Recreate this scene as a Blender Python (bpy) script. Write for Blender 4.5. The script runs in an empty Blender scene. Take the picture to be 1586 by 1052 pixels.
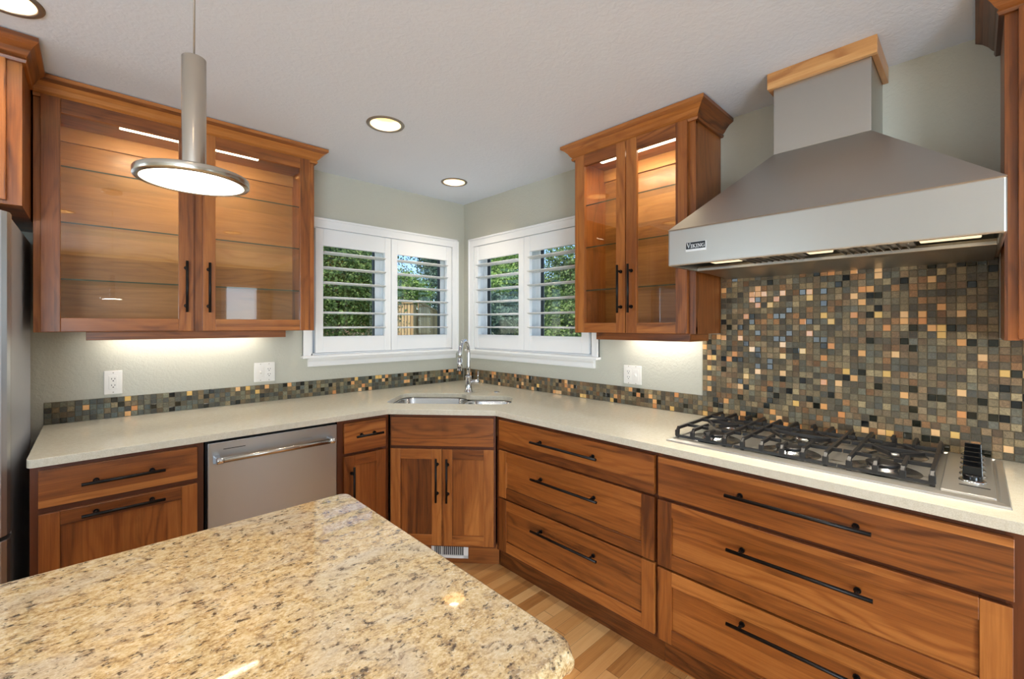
import bpy, bmesh, math, random
from mathutils import Vector, Matrix

# ------------------------------------------------------------------ camera, world, sun, exposure
scene = bpy.context.scene
COL = scene.collection
HC = 1.392
AZ = math.radians(43.55)
cam_d = bpy.data.cameras.new('camera')
cam_d.sensor_width = 36.0
cam_d.sensor_fit = 'HORIZONTAL'
cam_d.lens = 682.0 * 36.0 / 1586.0
cam_d.shift_y = -22.0 / 1586.0
cam_d.clip_start = 0.05
cam_d.clip_end = 300
cam = bpy.data.objects.new('camera', cam_d)
cam.location = (-2.339, -3.068, HC)
cam.rotation_euler = (math.pi / 2, 0, -AZ)
COL.objects.link(cam)
scene.camera = cam

scene.view_settings.view_transform = 'Standard'
scene.view_settings.look = 'None'
scene.view_settings.exposure = 0.0
scene.view_settings.gamma = 1.0
scene.view_settings.use_curve_mapping = False

world = bpy.data.worlds.new('World')
scene.world = world
world.use_nodes = True
wn = world.node_tree
wn.nodes.clear()
w_out = wn.nodes.new('ShaderNodeOutputWorld')
w_bg = wn.nodes.new('ShaderNodeBackground')
w_sky = wn.nodes.new('ShaderNodeTexSky')
w_sky.sky_type = 'NISHITA'
w_sky.sun_disc = False
w_sky.sun_elevation = math.radians(55)
w_sky.sun_rotation = math.radians(215)
w_sky.air_density = 1.0
w_sky.dust_density = 0.0
w_sky.altitude = 2600
w_sky.ozone_density = 3.0
w_bg.inputs['Strength'].default_value = 0.27
wn.links.new(w_sky.outputs[0], w_bg.inputs['Color'])
wn.links.new(w_bg.outputs[0], w_out.inputs['Surface'])


def add_light(name, kind, loc, rot, energy, color=(1, 1, 1), size=0.1, size_y=None, shape=None, spread=None, spot=None):
    d = bpy.data.lights.new(name, kind)
    d.energy = energy
    d.color = color
    if kind == 'AREA':
        d.shape = shape or ('RECTANGLE' if size_y else 'DISK')
        d.size = size
        if size_y:
            d.size_y = size_y
        if spread:
            d.spread = spread
    elif kind == 'SUN':
        d.angle = size
    else:
        d.shadow_soft_size = size
        if spot:
            d.spot_size = spot
            d.spot_blend = 0.6
    o = bpy.data.objects.new(name, d)
    o.location = loc
    o.rotation_euler = rot
    COL.objects.link(o)
    return o


R = math.radians
add_light('sun', 'SUN', (0, 0, 20), (R(38), 0, R(-71)), 5.2, (1.0, 0.95, 0.86), R(0.6))
DAY = (0.72, 0.87, 1.0)
# area lamps standing in for daylight at unseen openings; the patio door is added
add_light('added_daylight_patio_door', 'AREA', (-4.25, -6.42, 1.05), (R(90), 0, 0), 228, DAY, 2.1, 2.0)
add_light('daylight_rear_window', 'AREA', (-0.47, -6.42, 1.5), (R(90), 0, 0), 5, DAY, 0.45, 1.1)
add_light('daylight_dining_window', 'AREA', (-5.92, -0.8, 1.25), (R(90), 0, R(-90)), 28, DAY, 1.0, 1.8)

rng = random.Random(11)


# ------------------------------------------------------------------ material helpers
def new_mat(name):
    m = bpy.data.materials.new(name)
    m.use_nodes = True
    nt = m.node_tree
    nt.nodes.clear()
    out = nt.nodes.new('ShaderNodeOutputMaterial')
    return m, nt, out


def lin(r, g, b):
    def f(c):
        c /= 255.0
        return c / 12.92 if c <= 0.04045 else ((c + 0.055) / 1.055) ** 2.4
    return (f(r), f(g), f(b), 1.0)


class NT:
    def __init__(self, nt):
        self.nt = nt

    def n(self, t, **kw):
        x = self.nt.nodes.new(t)
        for k, v in kw.items():
            setattr(x, k, v)
        return x

    def l(self, a, b):
        self.nt.links.new(a, b)

    def val(self, sock, v):
        if hasattr(v, 'is_output'):
            self.l(v, sock)
        else:
            sock.default_value = v

    def math(self, op, a, b=None, c=None, clamp=False):
        x = self.n('ShaderNodeMath', operation=op, use_clamp=clamp)
        self.val(x.inputs[0], a)
        if b is not None:
            self.val(x.inputs[1], b)
        if c is not None:
            self.val(x.inputs[2], c)
        return x.outputs[0]

    def comb(self, x, y, z=0.0):
        c = self.n('ShaderNodeCombineXYZ')
        self.val(c.inputs[0], x)
        self.val(c.inputs[1], y)
        self.val(c.inputs[2], z)
        return c.outputs[0]

    def noise(self, vec, scale=1.0, detail=3.0, rough=0.55, dist=0.0):
        x = self.n('ShaderNodeTexNoise')
        self.l(vec, x.inputs['Vector'])
        x.inputs['Scale'].default_value = scale
        x.inputs['Detail'].default_value = detail
        x.inputs['Roughness'].default_value = rough
        x.inputs['Distortion'].default_value = dist
        return x.outputs['Fac']

    def ramp(self, fac, stops, interp='LINEAR'):
        x = self.n('ShaderNodeValToRGB')
        cr = x.color_ramp
        cr.interpolation = interp
        while len(cr.elements) < len(stops):
            cr.elements.new(0.5)
        for e, (p, c) in zip(cr.elements, stops):
            e.position = p
            e.color = c
        self.l(fac, x.inputs[0])
        return x.outputs['Color']

    def mix(self, fac, a, b, blend='MIX'):
        x = self.n('ShaderNodeMix', data_type='RGBA', blend_type=blend)
        self.val(x.inputs[0], fac)
        self.val(x.inputs[6], a)
        self.val(x.inputs[7], b)
        return x.outputs[2]

    def bump(self, h, strength=0.2, dist=0.01):
        x = self.n('ShaderNodeBump')
        x.inputs['Strength'].default_value = strength
        x.inputs['Distance'].default_value = dist
        self.l(h, x.inputs['Height'])
        return x.outputs['Normal']

    def pbr(self, out, base=None, rough=0.5, metal=0.0, normal=None, coat=0.0, spec=None, coat_rough=0.08):
        b = self.n('ShaderNodeBsdfPrincipled')
        if base is not None:
            self.val(b.inputs['Base Color'], base)
        self.val(b.inputs['Roughness'], rough)
        self.val(b.inputs['Metallic'], metal)
        if normal is not None:
            self.l(normal, b.inputs['Normal'])
        b.inputs['Coat Weight'].default_value = coat
        b.inputs['Coat Roughness'].default_value = coat_rough
        if spec is not None:
            b.inputs['Specular IOR Level'].default_value = spec
        self.l(b.outputs[0], out.inputs['Surface'])
        return b


def plain(name, rgb, rough=0.5, metal=0.0, coat=0.0, spec=None):
    m, nt, out = new_mat(name)
    N = NT(nt)
    N.pbr(out, lin(*rgb), rough, metal, coat=coat, spec=spec)
    return m


def wood_mat(name, dark, mid, light, strip=0.085, rough=0.33, coat=0.18, contrast=1.0, lines=1.0):
    """u runs along the grain, v across it; Tone holds one random number pair per board."""
    m, nt, out = new_mat(name)
    N = NT(nt)
    uv = N.n('ShaderNodeUVMap', uv_map='UVMap').outputs[0]
    sp = N.n('ShaderNodeSeparateXYZ')
    N.l(uv, sp.inputs[0])
    u, v = sp.outputs[0], sp.outputs[1]
    at = N.n('ShaderNodeAttribute', attribute_name='Tone')
    sc = N.n('ShaderNodeSeparateColor')
    N.l(at.outputs['Color'], sc.inputs[0])
    t0, t1 = sc.outputs[0], sc.outputs[1]
    sid = N.math('FLOOR', N.math('MULTIPLY', N.math('ADD', v, t1), 1.0 / strip))
    wn_ = N.n('ShaderNodeTexWhiteNoise', noise_dimensions='2D')
    N.l(N.comb(sid, N.math('MULTIPLY', t0, 91.7)), wn_.inputs['Vector'])
    st = wn_.outputs['Value']
    zoff = N.math('ADD', N.math('MULTIPLY', st, 37.0), N.math('MULTIPLY', t0, 53.0))
    broad = N.noise(N.comb(N.math('MULTIPLY', u, 1.6), N.math('MULTIPLY', v, 15.0), zoff), 1.0, 3.0, 0.5, 0.6)
    warp = N.noise(N.comb(N.math('MULTIPLY', u, 1.7), N.math('MULTIPLY', v, 6.0), zoff), 1.0, 2.0, 0.45)
    ring = N.math('SINE', N.math('ADD', N.math('MULTIPLY', v, 120.0), N.math('MULTIPLY', warp, 46.0)))
    ring = N.math('POWER', N.math('MULTIPLY_ADD', ring, 0.5, 0.5), 3.0)
    rmask = N.noise(N.comb(N.math('MULTIPLY', u, 0.9), N.math('MULTIPLY', v, 5.0), N.math('ADD', zoff, 9.0)), 1.0, 2.0, 0.5)
    rmask = N.math('MULTIPLY_ADD', rmask, 2.6, -0.85, clamp=True)
    ring = N.math('MULTIPLY', ring, rmask)
    fine = N.noise(N.comb(N.math('MULTIPLY', u, 9.0), N.math('MULTIPLY', v, 260.0), zoff), 1.0, 2.0, 0.5)
    f = N.math('MULTIPLY_ADD', N.math('SUBTRACT', broad, 0.5), 0.36 * contrast, 0.5)
    f = N.math('ADD', f, N.math('MULTIPLY', N.math('SUBTRACT', st, 0.5), 0.44 * contrast))
    f = N.math('ADD', f, N.math('MULTIPLY', N.math('SUBTRACT', t0, 0.5), 0.30 * contrast))
    f = N.math('SUBTRACT', f, N.math('MULTIPLY', ring, 0.30 * lines))
    mid_ = N.noise(N.comb(N.math('MULTIPLY', u, 2.4), N.math('MULTIPLY', v, 85.0), zoff), 1.0, 4.0, 0.65, 0.7)
    f = N.math('ADD', f, N.math('MULTIPLY', N.math('SUBTRACT', mid_, 0.5), 0.50 * contrast))
    f = N.math('ADD', f, N.math('MULTIPLY', N.math('SUBTRACT', fine, 0.5), 0.28), clamp=True)
    col = N.ramp(f, [(0.12, lin(*dark)), (0.5, lin(*mid)), (0.88, lin(*light))])
    nrm = N.bump(fine, 0.05, 0.002)
    N.pbr(out, col, rough, 0.0, nrm, coat=coat, coat_rough=0.2)
    return m


def thin_glass(name, tint=(1, 1, 1, 1), refl=1.0):
    m, nt, out = new_mat(name)
    N = NT(nt)
    tr = N.n('ShaderNodeBsdfTransparent')
    tr.inputs[0].default_value = tint
    gl = N.n('ShaderNodeBsdfGlossy')
    gl.inputs['Roughness'].default_value = 0.0
    lw = N.n('ShaderNodeLayerWeight')
    fres = N.math('MULTIPLY_ADD', N.math('POWER', lw.outputs['Facing'], 5.0), 0.96, 0.04)
    mx = N.n('ShaderNodeMixShader')
    N.l(N.math('MULTIPLY', fres, refl, clamp=True), mx.inputs[0])
    N.l(tr.outputs[0], mx.inputs[1])
    N.l(gl.outputs[0], mx.inputs[2])
    N.l(mx.outputs[0], out.inputs['Surface'])
    return m


def emit(name, rgb, strength):
    m, nt, out = new_mat(name)
    N = NT(nt)
    e = N.n('ShaderNodeEmission')
    e.inputs['Color'].default_value = lin(*rgb)
    e.inputs['Strength'].default_value = strength
    N.l(e.outputs[0], out.inputs['Surface'])
    return m


def wall_mat(name, rgb, scale=70.0, strength=0.35, rough=0.75, dist=0.004):
    m, nt, out = new_mat(name)
    N = NT(nt)
    tc = N.n('ShaderNodeTexCoord').outputs['Object']
    h = N.noise(tc, scale, 3.0, 0.5, 0.8)
    h = N.math('MULTIPLY_ADD', h, 3.0, -1.0, clamp=True)
    v = N.noise(tc, 1.3, 2.0)
    col = N.mix(N.math('MULTIPLY', v, 0.10), lin(*rgb), (0.9, 0.9, 0.88, 1))
    N.pbr(out, col, rough, 0.0, N.bump(h, strength, dist))
    return m


def steel_mat(name, rgb=(176, 174, 169), rough=0.32, axis=(3, 220, 220), var=0.10, aniso=0.0):
    m, nt, out = new_mat(name)
    N = NT(nt)
    tc = N.n('ShaderNodeTexCoord').outputs['Object']
    mp = N.n('ShaderNodeMapping')
    mp.inputs['Scale'].default_value = axis
    N.l(tc, mp.inputs[0])
    f = N.noise(mp.outputs[0], 1.0, 3.0, 0.6)
    r = N.math('MULTIPLY_ADD', N.math('SUBTRACT', f, 0.5), var, rough)
    b = N.pbr(out, lin(*rgb), r, 1.0, N.bump(f, 0.02, 0.001))
    if aniso:
        b.inputs['Anisotropic'].default_value = aniso
        b.inputs['Anisotropic Rotation'].default_value = 0.25
        tg = N.n('ShaderNodeTangent', direction_type='RADIAL', axis='Z')
        N.l(tg.outputs[0], b.inputs['Tangent'])
    return m


M = {}
M['cherry'] = wood_mat('cherry wood', (80, 38, 11), (144, 81, 32), (188, 120, 58))
M['cherry_light'] = wood_mat('cherry veneer', (122, 76, 32), (170, 114, 56), (202, 150, 88), strip=0.14, contrast=0.8, lines=0.6, rough=0.42)
M['cherry_shaded'] = wood_mat('cherry in gap shade', (58, 26, 10), (92, 44, 18), (120, 62, 28), contrast=0.6, lines=0.4)  # darker copy of the cherry; shade between the fronts put into the colour
M['oak_trim'] = wood_mat('oak trim', (170, 112, 62), (208, 152, 92), (230, 184, 126), strip=0.3, lines=1.3)
M['wall'] = wall_mat('sage grey wall paint', (190, 189, 175), 62.0, 0.22)
M['ceiling'] = wall_mat('textured white ceiling', (229, 238, 252), 48.0, 0.16)
M['white'] = plain('white painted wood', (243, 243, 243), 0.38)
M['plate'] = plain('white plastic', (235, 232, 226), 0.35)
M['island_reflect_grey'] = plain('grey panel for reflection', (186, 184, 178), 0.5)  # unseen island sides; grey put in so the dishwasher reflects grey
M['slot'] = plain('dark slot', (30, 28, 26), 0.6)
M['bronze'] = plain('black bronze metal', (26, 22, 21), 0.38, 0.6)
M['black'] = plain('black rubber', (12, 12, 12), 0.5)
M['iron'] = plain('cast iron', (24, 23, 24), 0.38, 0.0)
M['knob'] = plain('black plastic', (12, 12, 13), 0.16)
M['steel'] = steel_mat('brushed stainless steel', axis=(220, 3, 220))
M['steel_h'] = steel_mat('brushed stainless steel', (188, 186, 181), 0.36, (3, 220, 220))
M['tray'] = plain('satin cooktop steel', (198, 196, 190), 0.34, 0.88)
M['steel_d'] = steel_mat('brushed dishwasher steel', (176, 182, 187), 0.30, (3, 220, 220), aniso=0.75)
M['steel_v'] = steel_mat('brushed stainless fridge', (188, 190, 194), 0.42, (220, 220, 3))
M['fridge_side'] = plain('grey fridge side', (178, 182, 190), 0.35, 0.0)
M['nickel'] = steel_mat('brushed nickel', (186, 178, 166), 0.24, (220, 220, 3))
M['chrome'] = plain('chrome', (214, 216, 220), 0.07, 1.0)
M['sinksteel'] = steel_mat('sink steel', (190, 192, 194), 0.22, (60, 60, 60), 0.05)
M['glass'] = thin_glass('cabinet glass', (0.985, 0.985, 0.975, 1), 1.1)
M['shelfglass'] = thin_glass('shelf glass', (0.95, 0.975, 0.96, 1), 0.22)
M['shelfedge'] = plain('green glass edge', (58, 72, 58), 0.15)
M['winglass'] = thin_glass('window glass', (0.97, 0.985, 0.98, 1), 1.0)
M['led'] = emit('led strip', (255, 238, 205), 9.0)
M['bulb'] = emit('warm bulb', (255, 232, 190), 12.0)
M['pendant_led'] = emit('pendant diffuser', (255, 247, 232), 6.0)
M['reflector'] = plain('gold reflector', (240, 206, 150), 0.45, 0.15)
M['ring'] = plain('satin nickel ring', (150, 142, 132), 0.35, 0.7)
M['badge'] = plain('black badge', (22, 26, 32), 0.3)
M['badge_silver'] = plain('silver badge', (224, 226, 228), 0.3, 0.4)
M['lens'] = emit('hood lamp lens', (255, 228, 182), 1.5)

# floor: oak strips along x
m, nt, out = new_mat('oak strip floor')
N = NT(nt)
tc = N.n('ShaderNodeTexCoord').outputs['Object']
sp = N.n('ShaderNodeSeparateXYZ')
N.l(tc, sp.inputs[0])
fx, fy = sp.outputs[0], sp.outputs[1]
PW = 0.060
row = N.math('FLOOR', N.math('DIVIDE', fy, PW))
w1 = N.n('ShaderNodeTexWhiteNoise', noise_dimensions='1D')
N.l(row, w1.inputs['W'])
px_ = N.math('DIVIDE', N.math('ADD', fx, N.math('MULTIPLY', w1.outputs['Value'], 5.0)), 0.95)
bid = N.math('FLOOR', px_)
w2 = N.n('ShaderNodeTexWhiteNoise', noise_dimensions='2D')
N.l(N.comb(row, bid), w2.inputs['Vector'])
bt = w2.outputs['Value']
zz = N.math('MULTIPLY', bt, 71.0)
g1 = N.noise(N.comb(N.math('MULTIPLY', fx, 2.0), N.math('MULTIPLY', fy, 34.0), zz), 1.0, 4.0, 0.6, 0.8)
g2 = N.noise(N.comb(N.math('MULTIPLY', fx, 9.0), N.math('MULTIPLY', fy, 320.0), zz), 1.0, 2.0, 0.5)
f = N.math('ADD', N.math('MULTIPLY', bt, 0.60), N.math('MULTIPLY', g1, 0.45))
f = N.math('ADD', f, N.math('MULTIPLY', N.math('SUBTRACT', g2, 0.5), 0.22), clamp=True)
fcol = N.ramp(f, [(0.1, lin(150, 94, 46)), (0.45, lin(208, 150, 88)), (0.9, lin(236, 190, 130))])
ey = N.math('ABSOLUTE', N.math('SUBTRACT', N.math('FRACT', N.math('DIVIDE', fy, PW)), 0.5))
ex = N.math('ABSOLUTE', N.math('SUBTRACT', N.math('FRACT', px_), 0.5))
seam = N.math('MAXIMUM', N.math('GREATER_THAN', ey, 0.488), N.math('GREATER_THAN', ex, 0.4985))
fcol = N.mix(N.math('MULTIPLY', seam, 0.6), fcol, lin(84, 52, 26))
N.pbr(out, fcol, 0.33, 0.0, N.bump(g2, 0.04, 0.002), coat=0.15, coat_rough=0.2)
M['floor'] = m

# granite
m, nt, out = new_mat('cream granite')
N = NT(nt)
tc = N.n('ShaderNodeTexCoord').outputs['Object']
mp = N.n('ShaderNodeMapping')
mp.inputs['Rotation'].default_value = (0, 0, R(12))
mp.inputs['Scale'].default_value = (0.80, 1.15, 1.0)
N.l(tc, mp.inputs[0])
gv = mp.outputs[0]
n1 = N.noise(gv, 75.0, 5.0, 0.7, 0.3)
n2 = N.noise(gv, 240.0, 3.0, 0.65, 0.3)
n3 = N.noise(gv, 7.0, 3.0, 0.6, 0.5)
n4 = N.noise(gv, 260.0, 2.0, 0.6)
n5 = N.noise(gv, 135.0, 3.0, 0.6, 0.4)
n6 = N.noise(gv, 48.0, 4.0, 0.6, 0.6)
base = N.ramp(N.math('ADD', N.math('MULTIPLY', n1, 0.6), N.math('MULTIPLY', n2, 0.4)),
              [(0.36, lin(146, 116, 78)), (0.45, lin(198, 166, 116)), (0.53, lin(221, 195, 148)), (0.64, lin(235, 219, 184))])
greyf = N.math('MULTIPLY_ADD', n3, 5.0, -2.3, clamp=True)
base = N.mix(N.math('MULTIPLY', greyf, 0.55), base, lin(204, 194, 178))
brown = N.math('MULTIPLY_ADD', n6, 10.0, -5.4, clamp=True)
base = N.mix(N.math('MULTIPLY', brown, 0.6), base, lin(134, 106, 82))
dk = N.math('MULTIPLY_ADD', N.math('ADD', N.math('MULTIPLY', n5, 0.6), N.math('MULTIPLY', n6, 0.4)), 17.0, -9.45, clamp=True)
base = N.mix(N.math('MULTIPLY', dk, 0.85), base, lin(62, 50, 42))
lt = N.math('MULTIPLY_ADD', n4, 8.0, -4.7, clamp=True)
base = N.mix(N.math('MULTIPLY', lt, 0.5), base, lin(244, 234, 212))
N.pbr(out, base, 0.05, 0.0, None, coat=0.7, coat_rough=0.01)
M['granite'] = m

# quartz
m, nt, out = new_mat('cream quartz')
N = NT(nt)
tc = N.n('ShaderNodeTexCoord').outputs['Object']
q1 = N.noise(tc, 420.0, 2.0, 0.6)
q2 = N.noise(tc, 60.0, 3.0, 0.6)
col = N.ramp(N.math('ADD', N.math('MULTIPLY', q1, 0.7), N.math('MULTIPLY', q2, 0.3)),
             [(0.30, lin(190, 182, 160)), (0.5, lin(208, 202, 184)), (0.70, lin(220, 215, 200))])
N.pbr(out, col, 0.2, 0.0, None, coat=0.25, coat_rough=0.05)
M['quartz'] = m

# mosaic: stone, glass, grout
m, nt, out = new_mat('slate mosaic tile')
N = NT(nt)
at = N.n('ShaderNodeAttribute', attribute_name='Tone').outputs['Color']
tc = N.n('ShaderNodeTexCoord').outputs['Object']
s1 = N.noise(tc, 110.0, 4.0, 0.7, 1.6)
s2 = N.noise(tc, 200.0, 3.0, 0.6)
k = N.math('MULTIPLY_ADD', s1, 2.3, -0.15, clamp=False)
mm = N.n('ShaderNodeVectorMath', operation='SCALE')
N.l(at, mm.inputs[0])
N.l(k, mm.inputs['Scale'])
col = N.mix(N.math('MULTIPLY_ADD', s2, 3.0, -1.75, clamp=True), mm.outputs[0], lin(120, 84, 48))
N.pbr(out, col, 0.5, 0.0, N.bump(s1, 0.25, 0.003))
M['slate'] = m
m, nt, out = new_mat('glass mosaic tile')
N = NT(nt)
at = N.n('ShaderNodeAttribute', attribute_name='Tone').outputs['Color']
N.pbr(out, at, 0.14, 0.0, None, coat=0.15, coat_rough=0.04)
M['glasstile'] = m
M['grout'] = plain('taupe grout', (116, 104, 84), 0.8)
# outside
def leaf_mat(name, c1, c2, c3):
    m, nt, out = new_mat(name)
    N = NT(nt)
    at = N.n('ShaderNodeAttribute', attribute_name='Tone').outputs['Fac']
    col = N.ramp(at, [(0.0, lin(*c1)), (0.5, lin(*c2)), (1.0, lin(*c3))])
    b = N.n('ShaderNodeBsdfDiffuse')
    N.l(col, b.inputs[0])
    t = N.n('ShaderNodeBsdfTranslucent')
    N.l(col, t.inputs[0])
    mx = N.n('ShaderNodeMixShader')
    mx.inputs[0].default_value = 0.3
    N.l(b.outputs[0], mx.inputs[1])
    N.l(t.outputs[0], mx.inputs[2])
    N.l(mx.outputs[0], out.inputs['Surface'])
    return m
M['leaf'] = leaf_mat('green leaves', (70, 90, 48), (112, 136, 78), (164, 182, 116))
M['leaf_bright'] = leaf_mat('bright leaves', (96, 128, 52), (140, 174, 84), (190, 212, 128))
M['leaf_dark'] = leaf_mat('conifer needles', (60, 82, 68), (92, 116, 96), (134, 154, 130))
M['bark'] = plain('bark', (86, 66, 48), 0.9)
M['fencewood'] = wood_mat('fence wood', (136, 100, 62), (186, 148, 98), (216, 182, 132), strip=0.14, rough=0.7, coat=0.0)
M['soil'] = plain('brown mulch', (112, 88, 64), 0.9)
M['grass'] = plain('lawn', (104, 126, 66), 0.9)
M['stucco'] = plain('pale stucco', (214, 200, 176), 0.8)
M['shingle'] = plain('brown roof', (96, 78, 66), 0.8)


# ------------------------------------------------------------------ mesh builder
class MB:
    def __init__(self):
        self.bm = bmesh.new()
        self.uv = self.bm.loops.layers.uv.new('UVMap')
        self.tone = self.bm.loops.layers.float_color.new('Tone')

    def _paint(self, faces, tone, mi, smooth=False):
        for f in faces:
            f.material_index = mi
            f.smooth = smooth
            for lp in f.loops:
                lp[self.tone] = tone

    def box(self, x0, x1, y0, y1, z0, z1, grain='x', tone=None, mi=0):
        x0, x1 = min(x0, x1), max(x0, x1)
        y0, y1 = min(y0, y1), max(y0, y1)
        z0, z1 = min(z0, z1), max(z0, z1)
        P = [(x0, y0, z0), (x1, y0, z0), (x1, y1, z0), (x0, y1, z0), (x0, y0, z1), (x1, y0, z1), (x1, y1, z1), (x0, y1, z1)]
        V = [self.bm.verts.new(p) for p in P]
        F = [self.bm.faces.new([V[i] for i in q]) for q in ((0, 3, 2, 1), (4, 5, 6, 7), (0, 1, 5, 4), (1, 2, 6, 5), (2, 3, 7, 6), (3, 0, 4, 7))]
        self.grain_uv(F, grain)
        if tone is None:
            tone = (rng.random(), rng.random(), 0, 1)
        self._paint(F, tone, mi)
        return F

    def grain_uv(self, F, grain):
        gi = 'xyz'.index(grain)
        ou, ov = rng.uniform(0, 40), rng.uniform(0, 40)
        for f in F:
            f.normal_update()
            n = f.normal
            a = max(range(3), key=lambda i: abs(n[i]))
            o = [i for i in range(3) if i != a]
            ui = gi if gi in o else o[0]
            vi = o[0] if ui == o[1] else o[1]
            for lp in f.loops:
                lp[self.uv].uv = (lp.vert.co[ui] + ou, lp.vert.co[vi] + ov)

    def loops(self, loops, closed=True, caps=True, smooth=True, mi=0, tone=None, grain=None, cap0=None, cap1=None):
        """loft a list of equally long loops of points"""
        vs = [[self.bm.verts.new(p) for p in lp] for lp in loops]
        n = len(vs[0])
        F = []
        for a, b in zip(vs[:-1], vs[1:]):
            for i in range(n if closed else n - 1):
                j = (i + 1) % n
                try:
                    F.append(self.bm.faces.new((a[i], a[j], b[j], b[i])))
                except ValueError:
                    pass
        C = []
        if caps if cap0 is None else cap0:
            C.append(self.bm.faces.new(vs[0][::-1]))
        if caps if cap1 is None else cap1:
            C.append(self.bm.faces.new(vs[-1]))
        if tone is None:
            tone = (rng.random(), rng.random(), 0, 1)
        if grain:
            self.grain_uv(F + C, grain)
        self._paint(F, tone, mi, smooth)
        self._paint(C, tone, mi, False)
        return F + C

    def prism(self, prof, axis, a, b, mi=0, tone=None, grain=None, smooth=False):
        """polygon prof (2D points in the other two axes, in xyz order) swept from a to b along axis"""
        def P(q, t):
            return {'x': (t, q[0], q[1]), 'y': (q[0], t, q[1]), 'z': (q[0], q[1], t)}[axis]
        return self.loops([[P(q, a) for q in prof], [P(q, b) for q in prof]], True, True, smooth, mi, tone, grain)

    def cyl(self, p0, p1, r0, r1=None, seg=20, mi=0, tone=None, caps=True, smooth=True):
        r1 = r0 if r1 is None else r1
        p0, p1 = Vector(p0), Vector(p1)
        d = (p1 - p0).normalized()
        s = d.orthogonal().normalized()
        t = d.cross(s)
        L = []
        for p, r in ((p0, r0), (p1, r1)):
            L.append([p + (s * math.cos(2 * math.pi * i / seg) + t * math.sin(2 * math.pi * i / seg)) * r for i in range(seg)])
        return self.loops(L, True, caps, smooth, mi, tone)

    def lathe(self, prof, c, seg=48, mi=0, smooth=True, cap0=False, cap1=False):
        """(radius, z) profile about the vertical through c"""
        L = [[(c[0] + r * math.cos(2 * math.pi * i / seg), c[1] + r * math.sin(2 * math.pi * i / seg), c[2] + z) for i in range(seg)] for r, z in prof]
        return self.loops(L, True, False, smooth, mi, None, None, cap0, cap1)

    def tube(self, path, r, seg=12, mi=0, caps=True):
        path = [Vector(p) for p in path]
        rs = r if isinstance(r, (list, tuple)) else [r] * len(path)
        L = []
        prev = None
        for i, p in enumerate(path):
            d = (path[min(i + 1, len(path) - 1)] - path[max(i - 1, 0)]).normalized()
            if prev is None:
                s = d.orthogonal().normalized()
            else:
                s = (prev - d * prev.dot(d)).normalized()
            prev = s
            t = d.cross(s)
            L.append([p + (s * math.cos(2 * math.pi * k / seg) + t * math.sin(2 * math.pi * k / seg)) * rs[i] for k in range(seg)])
        return self.loops(L, True, caps, True, mi)

    def fill(self, outer, holes, z1, z0, mi=0):
        """flat slab with holes: outer and holes are 2D loops"""
        edges = []
        for lp in [outer] + holes:
            vs = [self.bm.verts.new((p[0], p[1], z1)) for p in lp]
            for i in range(len(vs)):
                edges.append(self.bm.edges.new((vs[i], vs[(i + 1) % len(vs)])))
        r = bmesh.ops.triangle_fill(self.bm, use_beauty=True, use_dissolve=False, edges=edges)
        top = [g for g in r['geom'] if isinstance(g, bmesh.types.BMFace)]
        for f in top:
            f.normal_update()
            if f.normal.z < 0:
                f.normal_flip()
        ex = bmesh.ops.extrude_face_region(self.bm, geom=top)
        nv = [g for g in ex['geom'] if isinstance(g, bmesh.types.BMVert)]
        # the extruded copy becomes the top; the original faces stay as the bottom
        bmesh.ops.translate(self.bm, verts=nv, vec=(0, 0, 0))
        for f in top:
            for v in f.verts:
                v.co.z = z0
        bmesh.ops.recalc_face_normals(self.bm, faces=self.bm.faces[:])
        self._paint(self.bm.faces, (rng.random(), rng.random(), 0, 1), mi)

    def xf(self, mat):
        bmesh.ops.transform(self.bm, matrix=mat, verts=self.bm.verts[:])
        return self

    def build(self, name, mats, parent=None, bevel=0.0, seg=2, base=(0, 0, 0), recalc=False, angle=35):
        if any(base):
            bmesh.ops.translate(self.bm, verts=self.bm.verts[:], vec=(-base[0], -base[1], -base[2]))
        if recalc:
            bmesh.ops.recalc_face_normals(self.bm, faces=self.bm.faces[:])
        me = bpy.data.meshes.new(name)
        self.bm.to_mesh(me)
        self.bm.free()
        for mm_ in (mats if isinstance(mats, (list, tuple)) else [mats]):
            me.materials.append(mm_)
        o = bpy.data.objects.new(name, me)
        COL.objects.link(o)
        if parent:
            o.parent = parent
        if bevel:
            b = o.modifiers.new('Bevel', 'BEVEL')
            b.width = bevel
            b.segments = seg
            b.limit_method = 'ANGLE'
            b.angle_limit = R(angle)
            b.harden_normals = False
        return o


RUN_LEFT = Matrix.Identity(4)
RUN_RIGHT = Matrix.Rotation(-math.pi / 2, 4, 'Z')
DA, DB = Vector((-1.122, -0.756, 0)), Vector((-0.703, -1.216, 0))
DT = (DB - DA).normalized()
RUN_DIAG = Matrix.Translation(DA) @ Matrix.Rotation(math.atan2(DT.y, DT.x), 4, 'Z')


class Thing:
    """An Empty at the thing's base; parts are modelled in the coordinates of a run of cabinets."""
    def __init__(self, name, label, cat, base, run=RUN_LEFT, group=None):
        self.base = Vector(base)
        o = bpy.data.objects.new(name, None)
        o.empty_display_size = 0.05
        COL.objects.link(o)
        o.matrix_world = run @ Matrix.Translation(self.base)
        o['label'] = label
        o['category'] = cat
        if group:
            o['group'] = group
        self.o = o

    def part(self, name, mb, mat, parent=None, bevel=0.0, label=None, **kw):
        p = mb.build(name, mat, parent or self.o, bevel, base=self.base, **kw)
        if label:
            p['label'] = label
        return p


def structure(name, mb, mat, bevel=0.0, **kw):
    o = mb.build(name, mat, None, bevel, **kw)
    o['kind'] = 'structure'
    return o


def tag(o, label, cat, group=None, kind=None):
    o['label'] = label
    o['category'] = cat
    if group:
        o['group'] = group
    if kind:
        o['kind'] = kind
    return o


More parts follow.
